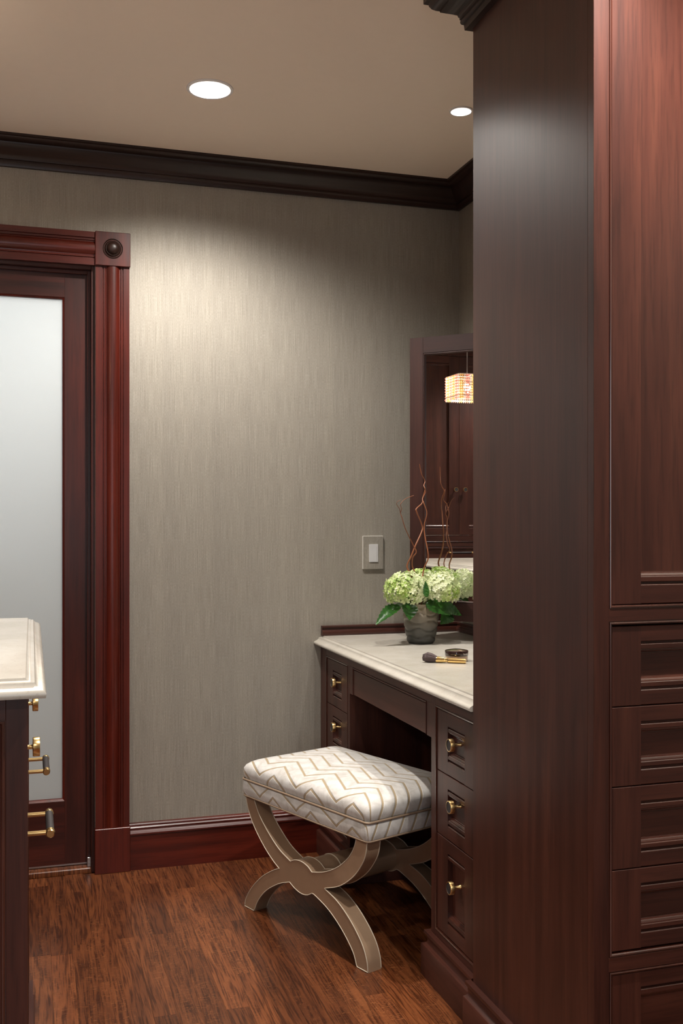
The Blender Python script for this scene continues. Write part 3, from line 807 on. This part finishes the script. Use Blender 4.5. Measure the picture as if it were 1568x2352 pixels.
# local x = Y - 0.20, faces +X
WWL = 3.2
boxes('body', [(0, WWL, .022, -XL + LX - .002, .0, 2.43)], CAB['z'], ward)
gapy = 1.618 - .20
units = [(gapy - 1.46, gapy - .50), (gapy - .48, gapy + .48), (gapy + .50, gapy + 1.46)]
for z0_, z1_ in ((1.049, 1.086), (2.385, 2.43), (.0, .12)):
    box('face_frame_rail', 0, WWL, 0, .021, z0_, z1_, CAB['x'], ward, .0005)
edges = [0] + [e for u in units for e in u] + [WWL]
for i in range(0, len(edges), 2):
    if edges[i + 1] - edges[i] > .004: box('face_frame_stile', edges[i], edges[i + 1], 0, 0.0205, .12, 2.385, CAB['z'], ward, .0005)
for a, b in units:
    m_ = (a + b) / 2
    opening_bead(ward, a, b, 1.086, 2.385, 0); opening_bead(ward, a, b, .12, 1.049, 0)
    slot_front(ward, 'door', a + .008, m_ - .0008, 1.094, 2.377, .002, stile=.078, rail=.050, bar=.0105, pull=('knob', m_ - .036, 1.419, False))
    slot_front(ward, 'door', m_ + .0008, b - .008, 1.094, 2.377, .002, stile=.078, rail=.050, bar=.0105, pull=('knob', m_ + .036, 1.419, False))
    for k in range(4):
        zt = 1.041 - k * .2265
        slot_front(ward, 'drawer', a + .008, b - .008, zt - .225, zt, .002, stile=.078, rail=.030, bar=.0105, pull=('bar', m_, zt - .074, True, .19))

# ================================================================== STOOL
sdir = Vector((.3638, -.9315)); P0 = Vector((.6489, 3.0394))
stool = thing('x_frame_stool', 'vanity stool with chevron cut-velvet seat on taupe leather X-shaped frames', 'stool', (P0.x, P0.y, 0), math.atan2(sdir.y, sdir.x))
segs = [  # each: smooth run between corners (s, z)
    [(-.0460, 0), (-.0400, .0253), (-.0080, .0672), (.0453, .1150), (.0990, .1480), (.1395, .1675)],
    [(.1395, .1675), (.1120, .1800), (.0687, .2064), (.0216, .2448), (-.0145, .2855), (-.0345, .3254), (-.0400, .3480)],
    [(-.0400, .3480), (.0045, .3480)],
    [(.0045, .3480), (.0140, .3300), (.0382, .2976), (.0803, .2615), (.1372, .2250), (.1969, .2030)],
    [(.1969, .2030), (.2200, .2130), (.2505, .2165), (.2800, .2110), (.3010, .1995)],
    [(.3010, .1995), (.3592, .2159), (.4180, .2450), (.4655, .2835), (.4900, .3180), (.5000, .3480)],
    [(.5000, .3480), (.5450, .3480)],
    [(.5450, .3480), (.5370, .3074), (.5190, .2748), (.4842, .2358), (.4276, .1965), (.3592, .1706)],
    [(.3592, .1706), (.4180, .1510), (.4749, .1161), (.5209, .0726), (.5420, .0343), (.5479, 0)],
    [(.5479, 0), (.5026, 0)],
    [(.5026, 0), (.4842, .0373), (.4372, .0808), (.3790, .1166), (.3190, .1377), (.3020, .1403)],
    [(.3020, .1403), (.2778, .1285), (.2490, .1250), (.2180, .1310), (.1925, .1416)],
    [(.1925, .1416), (.1372, .1210), (.0733, .0835), (.0287, .0404), (.0048, 0)],
    [(.0048, 0), (-.0460, 0)]]
outline = []
for s in segs:
    c = crom([(a, b, 0) for a, b in s], 5) if len(s) > 2 else [Vector((s[0][0], s[0][1], 0)), Vector((s[1][0], s[1][1], 0))]
    outline += c[:-1]
def x_frame(t0, t1):
    bm = bmesh.new()
    f0 = [bm.verts.new((p.x, t0, p.y)) for p in outline]; f1 = [bm.verts.new((p.x, t1, p.y)) for p in outline]
    n = len(outline)
    e = []
    for i in range(n):
        k = (i + 1) % n
        bm.faces.new((f0[i], f0[k], f1[k], f1[i]))
    e0 = [bm.edges.get((f0[i], f0[(i + 1) % n])) for i in range(n)]; e1 = [bm.edges.get((f1[i], f1[(i + 1) % n])) for i in range(n)]
    bmesh.ops.triangle_fill(bm, edges=e0, use_beauty=True); bmesh.ops.triangle_fill(bm, edges=e1, use_beauty=True)
    o = from_bm('x_frame', bm, LEATHER, stool, smooth=40)
    for t in (t0, t1):
        bm = bmesh.new(); tube(bm, [(p.x, t, max(p.y, .0022)) for p in outline], .0014, 6, closed=True)
        from_bm('piping', bm, PIPING, o, smooth=60)
    return o
x_frame(0, .046); x_frame(.318, .364)
bm = bmesh.new()
ring = [(.2505 + .052 * math.cos(a), .1700 + .0445 * math.sin(a)) for a in (2 * PI * k / 28 for k in range(28))]
bm_loft(bm, [[(x, t, z) for x, z in ring] for t in (.044, .182, .320)], True, True, True)
st = from_bm('stretcher', bm, LEATHER, stool, smooth=60)
bm = bmesh.new(); tube(bm, [(.2505 + .0525 * math.cos(a), .110, .1700 + .045 * math.sin(a)) for a in (2 * PI * k / 36 for k in range(36))], .0016, 6, closed=True)
from_bm('piping', bm, PIPING, st, smooth=60)
S0, S1, T0, T1 = -.053, .555, -.007, .371
def rrect(s0, s1, t0, t1, r, n=7, m=10):
    """rounded rectangle ring; returns [(s, t, ns, nt)]"""
    out = []
    for (cx, cy, a0) in ((s1 - r, t0 + r, -PI / 2), (s1 - r, t1 - r, 0), (s0 + r, t1 - r, PI / 2), (s0 + r, t0 + r, PI)):
        for k in range(n + 1):
            a = a0 + PI / 2 * k / n
            out.append((cx + r * math.cos(a), cy + r * math.sin(a), math.cos(a), math.sin(a)))
    # densify straight runs
    res = []
    for i, p in enumerate(out):
        res.append(p); q = out[(i + 1) % len(out)]
        if abs(p[2] - q[2]) < 1e-4 and abs(p[3] - q[3]) < 1e-4:
            for k in range(1, m):
                f = k / m; res.append(tuple(p[j] + (q[j] - p[j]) * f for j in range(4)))
    return res
def soft_block(name, levels, phase, closed_top=True, dome=0.0):
    """levels = [(inset, z, drop)] ; fabric UVs are the unrolled cloth"""
    bm = bmesh.new(); uvl = bm.loops.layers.uv.new('fabric'); uvof = {}
    rings = []
    for ins, z, drop, r in levels:
        ring = []
        for s, t, ns, nt in rrect(S0 + ins, S1 - ins, T0 + ins, T1 - ins, r):
            v = bm.verts.new((s, t, z)); uvof[v] = (s + ns * drop + phase[0], t + nt * drop + phase[1]); ring.append(v)
        rings.append(ring)
    n = len(rings[0])
    for a in range(len(rings) - 1):
        for j in range(n):
            k = (j + 1) % n
            bm.faces.new((rings[a][j], rings[a][k], rings[a + 1][k], rings[a + 1][j]))
    f = bm.faces.new(rings[-1]); f2 = bm.faces.new(list(reversed(rings[0])))
    for fc in bm.faces:
        for lp in fc.loops: lp[uvl].uv = uvof[lp.vert]
    return from_bm(name, bm, CHEV, stool, smooth=80)
soft_block('seat_base', [(.004, .3465, .050, .010), (.0005, .351, .045, .012), (-.0010, .372, .024, .014), (.0008, .390, .006, .013), (.004, .3955, .0, .012)], (.0, .020))
lv = []
top_h = .073
for k in range(15):
    f = k / 14
    if f < .30:
        g = f / .30; ins = .0045 - .0060 * math.sin(g * PI / 2); z = .397 + .022 * g
    else:
        g = (f - .30) / .70
        ins = -.0015 + .166 * (1 - math.cos(g * PI / 2)) ** 1.05
        z = .419 + (top_h - .022) * math.sin(g * PI / 2) ** 0.72
    lv.append((ins, z))
full = []
for k, (ins, z) in enumerate(lv):
    drop = max(0.0, .0)
    full.append((ins, z))
dl = [0.0]
for k in range(len(full) - 1, 0, -1):
    (i1, z1_), (i0, z0_) = full[k], full[k - 1]
    seg = math.hypot(i1 - i0, z1_ - z0_) - abs(i1 - i0)
    dl.append(dl[-1] + max(0, seg))
dl.reverse()
soft_block('seat_cushion', [(i, z, d, min(.020 + max(0, i) * .12, (T1 - T0 - 2 * i) / 2 - .003)) for (i, z), d in zip(full, dl)], (0.0, 0.0))
for z, ins, rr in ((.3965, .0000, .0034), (.3462, .0020, .0026)):
    bm = bmesh.new(); tube(bm, [(s, t, z) for s, t, _, _ in rrect(S0 + ins, S1 - ins, T0 + ins, T1 - ins, .014)], rr, 8, closed=True)
    from_bm('welt', bm, WELT, stool, smooth=60)

# ================================================================== WALL SWITCH
sw = thing('wall_switch', 'flush paper-covered wall plate with a pale rocker switch on the wallpaper', 'light switch', (1.2008, YB, 1.0765))
bm = bmesh.new(); bm_box(bm, -.0397, .0397, -.0075, -.0005, -.061, .061); bmesh.ops.bevel(bm, geom=list(bm.edges), offset=.001, segments=1, affect='EDGES')
pl_ = from_bm('wall_plate', bm, CLEAR, sw)
boxes('paper_face', [(-.0385, .0385, -.0081, -.0070, -.0598, .0598)], WALLP, pl_)
rk = bmesh.new(); bm_box(rk, -.0160, .0195, -.0108, -.0070, -.0355, .0305); bmesh.ops.bevel(rk, geom=list(rk.edges), offset=.0012, segments=2, affect='EDGES')
rko = from_bm('rocker', rk, ROCKER, sw)
boxes('dimmer_strip', [(.0128, .0136, -.0112, -.0100, -.030, .020)], plain('grey_line', (.4, .4, .4), .4), rko)

# ================================================================== RECESSED LIGHTS
def recessed(x, y, r, label, power):
    t = thing('recessed_light', label, 'ceiling light', (x, y, ZC), 0, 'recessed ceiling lights')
    ri = r * .86
    bm = bmesh.new(); lathe(bm, [(r, -.0002), (r, -.003), (r * .985, -.0042), (ri * 1.01, -.0042), (ri, -.0030), (ri, .004), (ri + .001, .006), (ri + .001, -.0002)], 48, 'z', (0, 0, 0), 0, False, False)
    from_bm('trim_ring', bm, WHITE, t, smooth=40)
    bm = bmesh.new(); lathe(bm, [(ri, .001), (ri * .93, .020), (ri * .86, .052), (ri * .86, .0525), (ri * 1.02, .0525)], 48, 'z', (0, 0, 0), 0, False, False)
    from_bm('baffle', bm, WHITE, t, smooth=40)
    bm = bmesh.new(); lathe(bm, [(ri * .86, .050), (ri * .5, .0485), (ri * .05, .048)], 48, 'z', (0, 0, 0), 0, True, True)
    from_bm('lens', bm, LENS, t, smooth=40)
    d = bpy.data.lights.new('downlight', 'SPOT'); d.energy = power; d.color = WARM
    d.spot_size = math.radians(146 if r > .05 else 62); d.spot_blend = .62 if r > .05 else .7; d.shadow_soft_size = ri * .55
    lo = bpy.data.objects.new('downlight', d); COL.objects.link(lo); lo.parent = t; lo.location = (0, 0, .030)
    return t
for a in RECESSED: recessed(*a)

# ================================================================== CHANDELIER (seen in the mirror)
cxy = (-.80, 2.147)
ch = thing('crystal_pendant', 'square pendant of rose and gold crystal strands, reflected in the mirror', 'chandelier', (cxy[0], cxy[1], 1.97))
bm = bmesh.new(); lathe(bm, [(.055, .478), (.055, .466), (.02, .455), (.004, .45)], 24); from_bm('canopy', bm, STEEL, ch, smooth=40)
bm = bmesh.new(); tube(bm, [(0, 0, .46), (0, 0, .0)], .0022, 8); from_bm('rod', bm, STEEL, ch, smooth=40)
hw = .100; cr_ = .026
def rsq(n):
    base = []
    for (cx, cy, a0) in ((hw - cr_, -hw + cr_, -PI / 2), (hw - cr_, hw - cr_, 0), (-hw + cr_, hw - cr_, PI / 2), (-hw + cr_, -hw + cr_, PI)):
        for k in range(9):
            a = a0 + PI / 2 * k / 8; base.append(Vector((cx + cr_ * math.cos(a), cy + cr_ * math.sin(a))))
    base.append(base[0]); ln = [0]
    for i in range(1, len(base)): ln.append(ln[-1] + (base[i] - base[i - 1]).length)
    out = []
    for k in range(n):
        d = ln[-1] * k / n
        i = max(j for j in range(len(ln) - 1) if ln[j] <= d)
        f = (d - ln[i]) / max(1e-9, ln[i + 1] - ln[i]); out.append(base[i].lerp(base[i + 1], f))
    return out
for z in (.070, -.052):
    bm = bmesh.new(); tube(bm, [(p.x, p.y, z) for p in rsq(48)], .0026, 6, closed=True); from_bm('ring_frame', bm, STEEL, ch, smooth=50)
for ax in ((1, 0), (0, 1)):
    bm = bmesh.new(); tube(bm, [(-hw * ax[0], -hw * ax[1], .070), (hw * ax[0], hw * ax[1], .070)], .002, 6); from_bm('cross_bar', bm, STEEL, ch)
strand_me = []
for ci in range(3):
    bm = bmesh.new()
    for k in range(9):
        z = .064 - k * .0158; r = .0077 if k < 8 else .0082
        top = bm.verts.new((0, 0, z + r * 1.12)); bot = bm.verts.new((0, 0, z - r * (1.12 if k < 8 else 1.6)))
        eq = [bm.verts.new((r * math.cos(a), r * math.sin(a), z)) for a in (2 * PI * j / 6 for j in range(6))]
        for j in range(6):
            bm.faces.new((eq[j], eq[(j + 1) % 6], top)); bm.faces.new((eq[(j + 1) % 6], eq[j], bot))
    bmesh.ops.recalc_face_normals(bm, faces=bm.faces)
    me = bpy.data.meshes.new('crystal_strand'); bm.to_mesh(me); bm.free(); me.materials.append(CRYST[ci]); strand_me.append(me)
for i, p in enumerate(rsq(60)):
    o = bpy.data.objects.new('crystal_strand', strand_me[(0, 0, 2, 1, 1, 2)[i % 6]]); COL.objects.link(o); o.parent = ch; o.location = (p.x, p.y, 0)
for s in (-1, 1):
    bm = bmesh.new(); lathe(bm, [(.006, .030), (.012, .020), (.014, .006), (.010, -.010), (.003, -.022)], 16, 'z', (s * .035, s * .02, .0)); from_bm('bulb', bm, BULB, ch, smooth=60)
d = bpy.data.lights.new('pendant_lamp', 'POINT'); d.energy = P_CHAND; d.color = (1.0, .85, .68); d.shadow_soft_size = .018
lo = bpy.data.objects.new('pendant_lamp', d); COL.objects.link(lo); lo.parent = ch; lo.location = (0, 0, .005)

# ================================================================== VASE AND FLOWERS
VC = Vector((1.2650, 3.2080, .7781))
bm = bmesh.new()
rings = []
NZ, NA = 72, 80
for k in range(NZ + 1):
    h = k / NZ; z = .134 * h
    rb = .0445 + .0150 * math.sin(min(1, h * 1.30) * PI / 2) ** 1.1 - .0095 * max(0, h - .70) / .30
    ring = []
    for j in range(NA):
        a = 2 * PI * j / NA
        ph = h * 5.3 + .26 * math.sin(4 * a + .6) * math.cos(PI * h * 5.3) * min(1, h * 6)
        w = ph - math.floor(ph)
        r = rb + .0042 * math.sin(PI * w) ** .62 - .0028
        if h < .03: r = rb - .003
        ring.append((r * math.cos(a), r * math.sin(a), z))
    rings.append(ring)
inner = [[(math.cos(2 * PI * j / NA) * r, math.sin(2 * PI * j / NA) * r, z) for j in range(NA)] for r, z in ((.0455, .134), (.0440, .128), (.045, .06), (.036, .010))]
bm_loft(bm, rings + inner, True, True, True)
vase = from_bm('vase', bm, VASEM, None, VC, smooth=60)
tag(vase, 'smoky frosted glass vase with wavy ridges on the vanity counter', 'vase')

def petal_geo(bm, c, nrm, size, twist):
    nrm = nrm.normalized(); u = nrm.orthogonal().normalized(); w = nrm.cross(u)
    q = Matrix.Rotation(twist, 3, nrm); u = q @ u; w = q @ w
    for k in range(4):
        a = k * PI / 2 + random.uniform(-.15, .15)
        d = u * math.cos(a) + w * math.sin(a); e = nrm.cross(d)
        s = size * random.uniform(.85, 1.12)
        cup = random.uniform(-.05, .28)
        P = [(0, 0, 0), (.34, .34, .06), (.74, .40, .12), (1.0, .16, cup), (1.0, -.16, cup), (.74, -.40, .12), (.34, -.34, .06)]
        v = [bm.verts.new(c + d * s * x + e * s * y + nrm * s * z) for x, y, z in P]
        mid = bm.verts.new(c + d * s * .58 - nrm * s * .03)
        for i in range(7): bm.faces.new((v[i], v[(i + 1) % 7], mid))
def leaf_mesh(name, base, tip, width, up, fold, parent, curl=.0):
    width *= 1.3
    base = Vector(base); tip = Vector(tip); ax = tip - base; ln = ax.length; ax.normalize()
    up = (Vector(up) - ax * Vector(up).dot(ax)).normalized(); side = ax.cross(up)
    bm = bmesh.new(); n = 18; rows = []
    for i in range(n + 1):
        f = i / n
        w = width * (math.sin(PI * f ** .78) ** .85) * (1 - .25 * f)
        if 0 < i < n: w *= (1.10 if i % 2 else .92)
        c = base + ax * ln * f + up * (curl * math.sin(PI * f) * ln)
        row = []
        for j in (-1, -.5, 0, .5, 1):
            row.append(bm.verts.new(c + side * (w * j) + up * (abs(j) * w * fold) + ax * (-.12 * w * abs(j)) + up * (.0012 * math.sin(i * 1.9 + j * 2))))
        rows.append(row)
    for i in range(n):
        for j in range(4):
            bm.faces.new((rows[i][j], rows[i][j + 1], rows[i + 1][j + 1], rows[i + 1][j]))
    bmesh.ops.remove_doubles(bm, verts=bm.verts, dist=1e-5)
    r = bmesh.ops.extrude_face_region(bm, geom=list(bm.faces))
    for v in [g for g in r['geom'] if isinstance(g, bmesh.types.BMVert)]: v.co -= up * .0006
    return from_bm(name, bm, LEAF, parent, smooth=60)
def hydrangea(label, c, rad, nfl, seed, leaves):
    c = Vector(c)
    t = thing('hydrangea', label, 'flower', (0, 0, 0), 0, 'hydrangeas in the vase')
    random.seed(seed); bm = bmesh.new()
    for k in range(nfl):
        zz = 1 - 1.62 * (k + .5) / nfl; r_ = math.sqrt(max(0, 1 - zz * zz)); a = k * 2.39996 + random.uniform(-.12, .12)
        nn = Vector((r_ * math.cos(a), r_ * math.sin(a), zz))
        p = c + Vector((nn.x * rad[0], nn.y * rad[1], nn.z * rad[2])) * random.uniform(.90, 1.04)
        nd = (nn + Vector((random.uniform(-.4, .4), random.uniform(-.4, .4), random.uniform(-.4, .4)))).normalized()
        petal_geo(bm, p, nd, random.uniform(.0088, .0128), random.uniform(0, PI))
    fo = from_bm('florets', bm, PETAL, t); fo['kind'] = 'stuff'
    bm = bmesh.new()
    for k in range(60):
        zz = 1 - 1.7 * (k + .5) / 60; r_ = math.sqrt(max(0, 1 - zz * zz)); a = k * 2.39996
        nn = Vector((r_ * math.cos(a), r_ * math.sin(a), zz))
        tube(bm, [c - Vector((0, 0, rad[2] * .5)), c + Vector((nn.x * rad[0], nn.y * rad[1], nn.z * rad[2])) * .9], .0009, 4)
    so = from_bm('flower_stalks', bm, STEM, t); so['kind'] = 'stuff'
    foot = Vector((VC.x + (c.x - VC.x) * .12, VC.y + (c.y - VC.y) * .12, VC.z + .015))
    mid = Vector((VC.x + (c.x - VC.x) * .28, VC.y + (c.y - VC.y) * .28, VC.z + .115))
    bm = bmesh.new(); tube(bm, crom([foot, mid, c - Vector((0, 0, rad[2] * .5)), c], 5), .0035, 8); from_bm('stem', bm, STEM, t, smooth=60)
    for lf in leaves: leaf_mesh('leaf', *lf[:5], t, *(lf[5:]))
    return t
Yv = VC.y
hydrangea('large green-white hydrangea head on the left of the vase', at(932, 1356, Yv - .015), (.076, .068, .060), 270, 3, [
    (at(918, 1392, Yv - .02), at(862, 1436, Yv - .06), .020, (-.3, -.6, .8), .55, .03),
    (at(938, 1386, Yv - .045), at(940, 1425, Yv - .075), .024, (0, -1, .15), .25, .05)])
hydrangea('creamy white hydrangea head on the right of the vase', at(1017, 1354, Yv - .040), (.058, .056, .056), 210, 5, [
    (at(978, 1385, Yv - .045), at(1034, 1413, Yv - .075), .027, (.1, -.8, .6), .25, .05),
    (at(1012, 1393, Yv - .01), at(1060, 1414, Yv - .02), .024, (.1, -.7, .7), .2, .05),
    (at(1030, 1405, Yv - .02), at(1011, 1434, Yv - .06), .024, (.2, -.9, .3), .3, .05),
    (at(980, 1372, Yv - .085), at(977, 1334, Yv - .075), .009, (-.6, -.8, .1), .3, .0)])
hydrangea('pale green hydrangea head at the back of the vase', at(968, 1338, Yv + .028), (.060, .050, .046), 150, 8, [
    (at(985, 1385, Yv + .03), (1.325, 3.255, .905), .020, (.2, .6, .7), .2, .05),
    (at(950, 1390, Yv + .04), (1.19, 3.300, .89), .022, (-.2, .6, .7), .2, .05)])
# ---- curly willow twigs
def twig(label, pts, y0, y1, r0, r1, branches=()):
    t = thing('willow_twig', label, 'twig', (0, 0, 0), 0, 'curly willow twigs in the vase')
    n = len(pts)
    def path(ps, a, b, wob):
        return [at(u, v, a + (b - a) * i / (len(ps) - 1) + wob * math.sin(i * 1.7)) for i, (u, v) in enumerate(ps)]
    p3 = [Vector((VC.x + .004, VC.y + .002, VC.z + .012)), at(pts[0][0] * .5 + 966 * .5, 1372, y0 + .005)] + path(pts, y0, y1, .006)
    sm = crom(p3, 5); m = len(sm)
    bm = bmesh.new(); tube(bm, sm, [r0 + (r1 - r0) * i / (m - 1) for i in range(m)], 8)
    from_bm('twig_stem', bm, TWIG, t, smooth=60)
    for bp, ya, yb, ra, rb in branches:
        sm = crom(path(bp, ya, yb, .002), 5); m = len(sm); bm = bmesh.new()
        tube(bm, sm, [ra + (rb - ra) * i / (m - 1) for i in range(m)], 6); from_bm('side_shoot', bm, TWIG, t, smooth=60)
    return t
twig('tallest copper willow twig, curling up past the mirror frame', [(944, 1324), (934.8, 1301), (944, 1278), (954, 1253), (968, 1222), (969, 1207), (956.5, 1176), (956.5, 1168), (969, 1156), (970.6, 1143), (976, 1125), (973, 1115), (975.7, 1105), (968, 1089), (963, 1066)], Yv, Yv + .03, .0034, .0013)
twig('willow twig on the right, twisting round the tallest one', [(969, 1332), (974, 1304), (983, 1283), (982, 1265), (975.7, 1232), (974, 1207), (980, 1179), (973, 1156), (970, 1146), (977, 1130), (974, 1120)], Yv - .02, Yv + .015, .0030, .0012)
twig('willow twig leaning left with a forked tip', [(954, 1321), (946.8, 1301), (947.6, 1281), (955.8, 1268), (949, 1253), (938.7, 1232), (929.7, 1212), (922, 1186), (919.5, 1179), (922, 1168.6), (919.5, 1158), (931, 1145.6), (950, 1138)], Yv - .01, Yv - .06, .0024, .0009,
     branches=[([(919.5, 1179), (917, 1168.6), (910.6, 1158), (913, 1152), (920.8, 1148)], Yv - .040, Yv - .055, .0012, .0007)])

# ================================================================== BRUSH AND POWDER JAR
B0 = Vector((1.0975, 2.7690)); B1 = Vector((1.2040, 2.6985)); bdir = (B1 - B0).normalized(); bl = (B1 - B0).length
br = thing('makeup_brush', 'gold handled makeup brush with plum bristles lying before the powder jar', 'brush', (B0.x, B0.y, .778), math.atan2(bdir.y, bdir.x))
zr = .0145
bm = bmesh.new()
rings = []
for x, r, zc in ((.0, .002, .0125), (.003, .0080, .0130), (.009, .0128, .0142), (.018, .0145, .0150), (.028, .0130, .0138), (.038, .0102, .0115), (.042, .0088, .0105)):
    rings.append([(x + .0012 * math.sin(k * 2.7), r * math.cos(2 * PI * k / 28) * (1 + .04 * math.sin(k * 5)), zc + r * math.sin(2 * PI * k / 28) * (1 + .04 * math.sin(k * 5))) for k in range(28)])
bm_loft(bm, rings, True, True, True)
bs = from_bm('bristle_core', bm, BRISTLE, br, smooth=60)
bm = bmesh.new()
rb_ = random.Random(5)
for k in range(260):
    a = rb_.uniform(0, 2 * PI); q = rb_.uniform(.75, 1.0)
    pts = []
    for x, r, zc in ((.041, .0086, .0105), (.028, .0130, .0138), (.016, .0148, .0150), (rb_.uniform(-.001, .006), .0095, .0137)):
        pts.append((x, r * q * math.cos(a), max(.0006, zc + r * q * math.sin(a))))
    tube(bm, pts, [.00035, .00035, .0003, .0001], 3, caps=False)
ho = from_bm('bristle_hairs', bm, BRISTLE, br); ho['kind'] = 'stuff'
bm = bmesh.new(); lathe(bm, [(.0092, .0405), (.0094, .0415), (.0088, .050), (.0076, .062), (.0074, .064), (.0079, .065), (.0074, .067), (.0072, .0745)], 28, 'x', (0, 0, .0092)); fer = from_bm('ferrule', bm, GOLD, br, smooth=30)
bm = bmesh.new(); lathe(bm, [(.0068, .0745), (.0068, .0757)], 24, 'x', (0, 0, .0080)); from_bm('black_ring', bm, BLACK_LEATHER, br)
bm = bmesh.new(); lathe(bm, [(.0072, .0757), (.0070, .120), (.0068, bl - .001), (.0060, bl)], 10, 'x', (0, 0, .0076)); from_bm('handle', bm, GOLD, br, smooth=20)

JC = Vector((1.2030, 2.7640, .778))
jar = thing('powder_jar', 'round face powder jar with glossy dark lid behind the makeup brush', 'jar', JC)
bm = bmesh.new(); lathe(bm, [(.0310, .0003), (.0325, .0015), (.0330, .004), (.0330, .0160), (.0322, .0168)], 48); from_bm('pot', bm, JAR_BASE, jar, smooth=40)
bm = bmesh.new(); lathe(bm, [(.0340, .0165), (.0345, .0172), (.0345, .0300), (.0338, .0312), (.0320, .0318), (.0305, .0322), (.0180, .0345), (.002, .0352)], 56, 'z', (0, 0, 0), 0, True, True); lid = from_bm('lid', bm, JAR_LID, jar, smooth=40)
cu = bpy.data.curves.new('lettering', 'FONT'); cu.body = 'laura'; cu.size = .0085; cu.extrude = .00015; cu.resolution_u = 3
to = bpy.data.objects.new('lettering_src', cu); COL.objects.link(to)
bpy.context.view_layer.update()
dg = bpy.context.evaluated_depsgraph_get(); me = bpy.data.meshes.new_from_object(to.evaluated_get(dg))
bpy.data.objects.remove(to)
a_start = math.atan2(-JC.y, -JC.x) + .62
for v in me.vertices:
    a = a_start + v.co.x / .0345; r = .03455 + v.co.z * 1.0
    v.co = (r * math.cos(a), r * math.sin(a), .0205 + v.co.y)
me.materials.clear()
link('lettering', me, LETTER, lid)
bpy.context.view_layer.update()
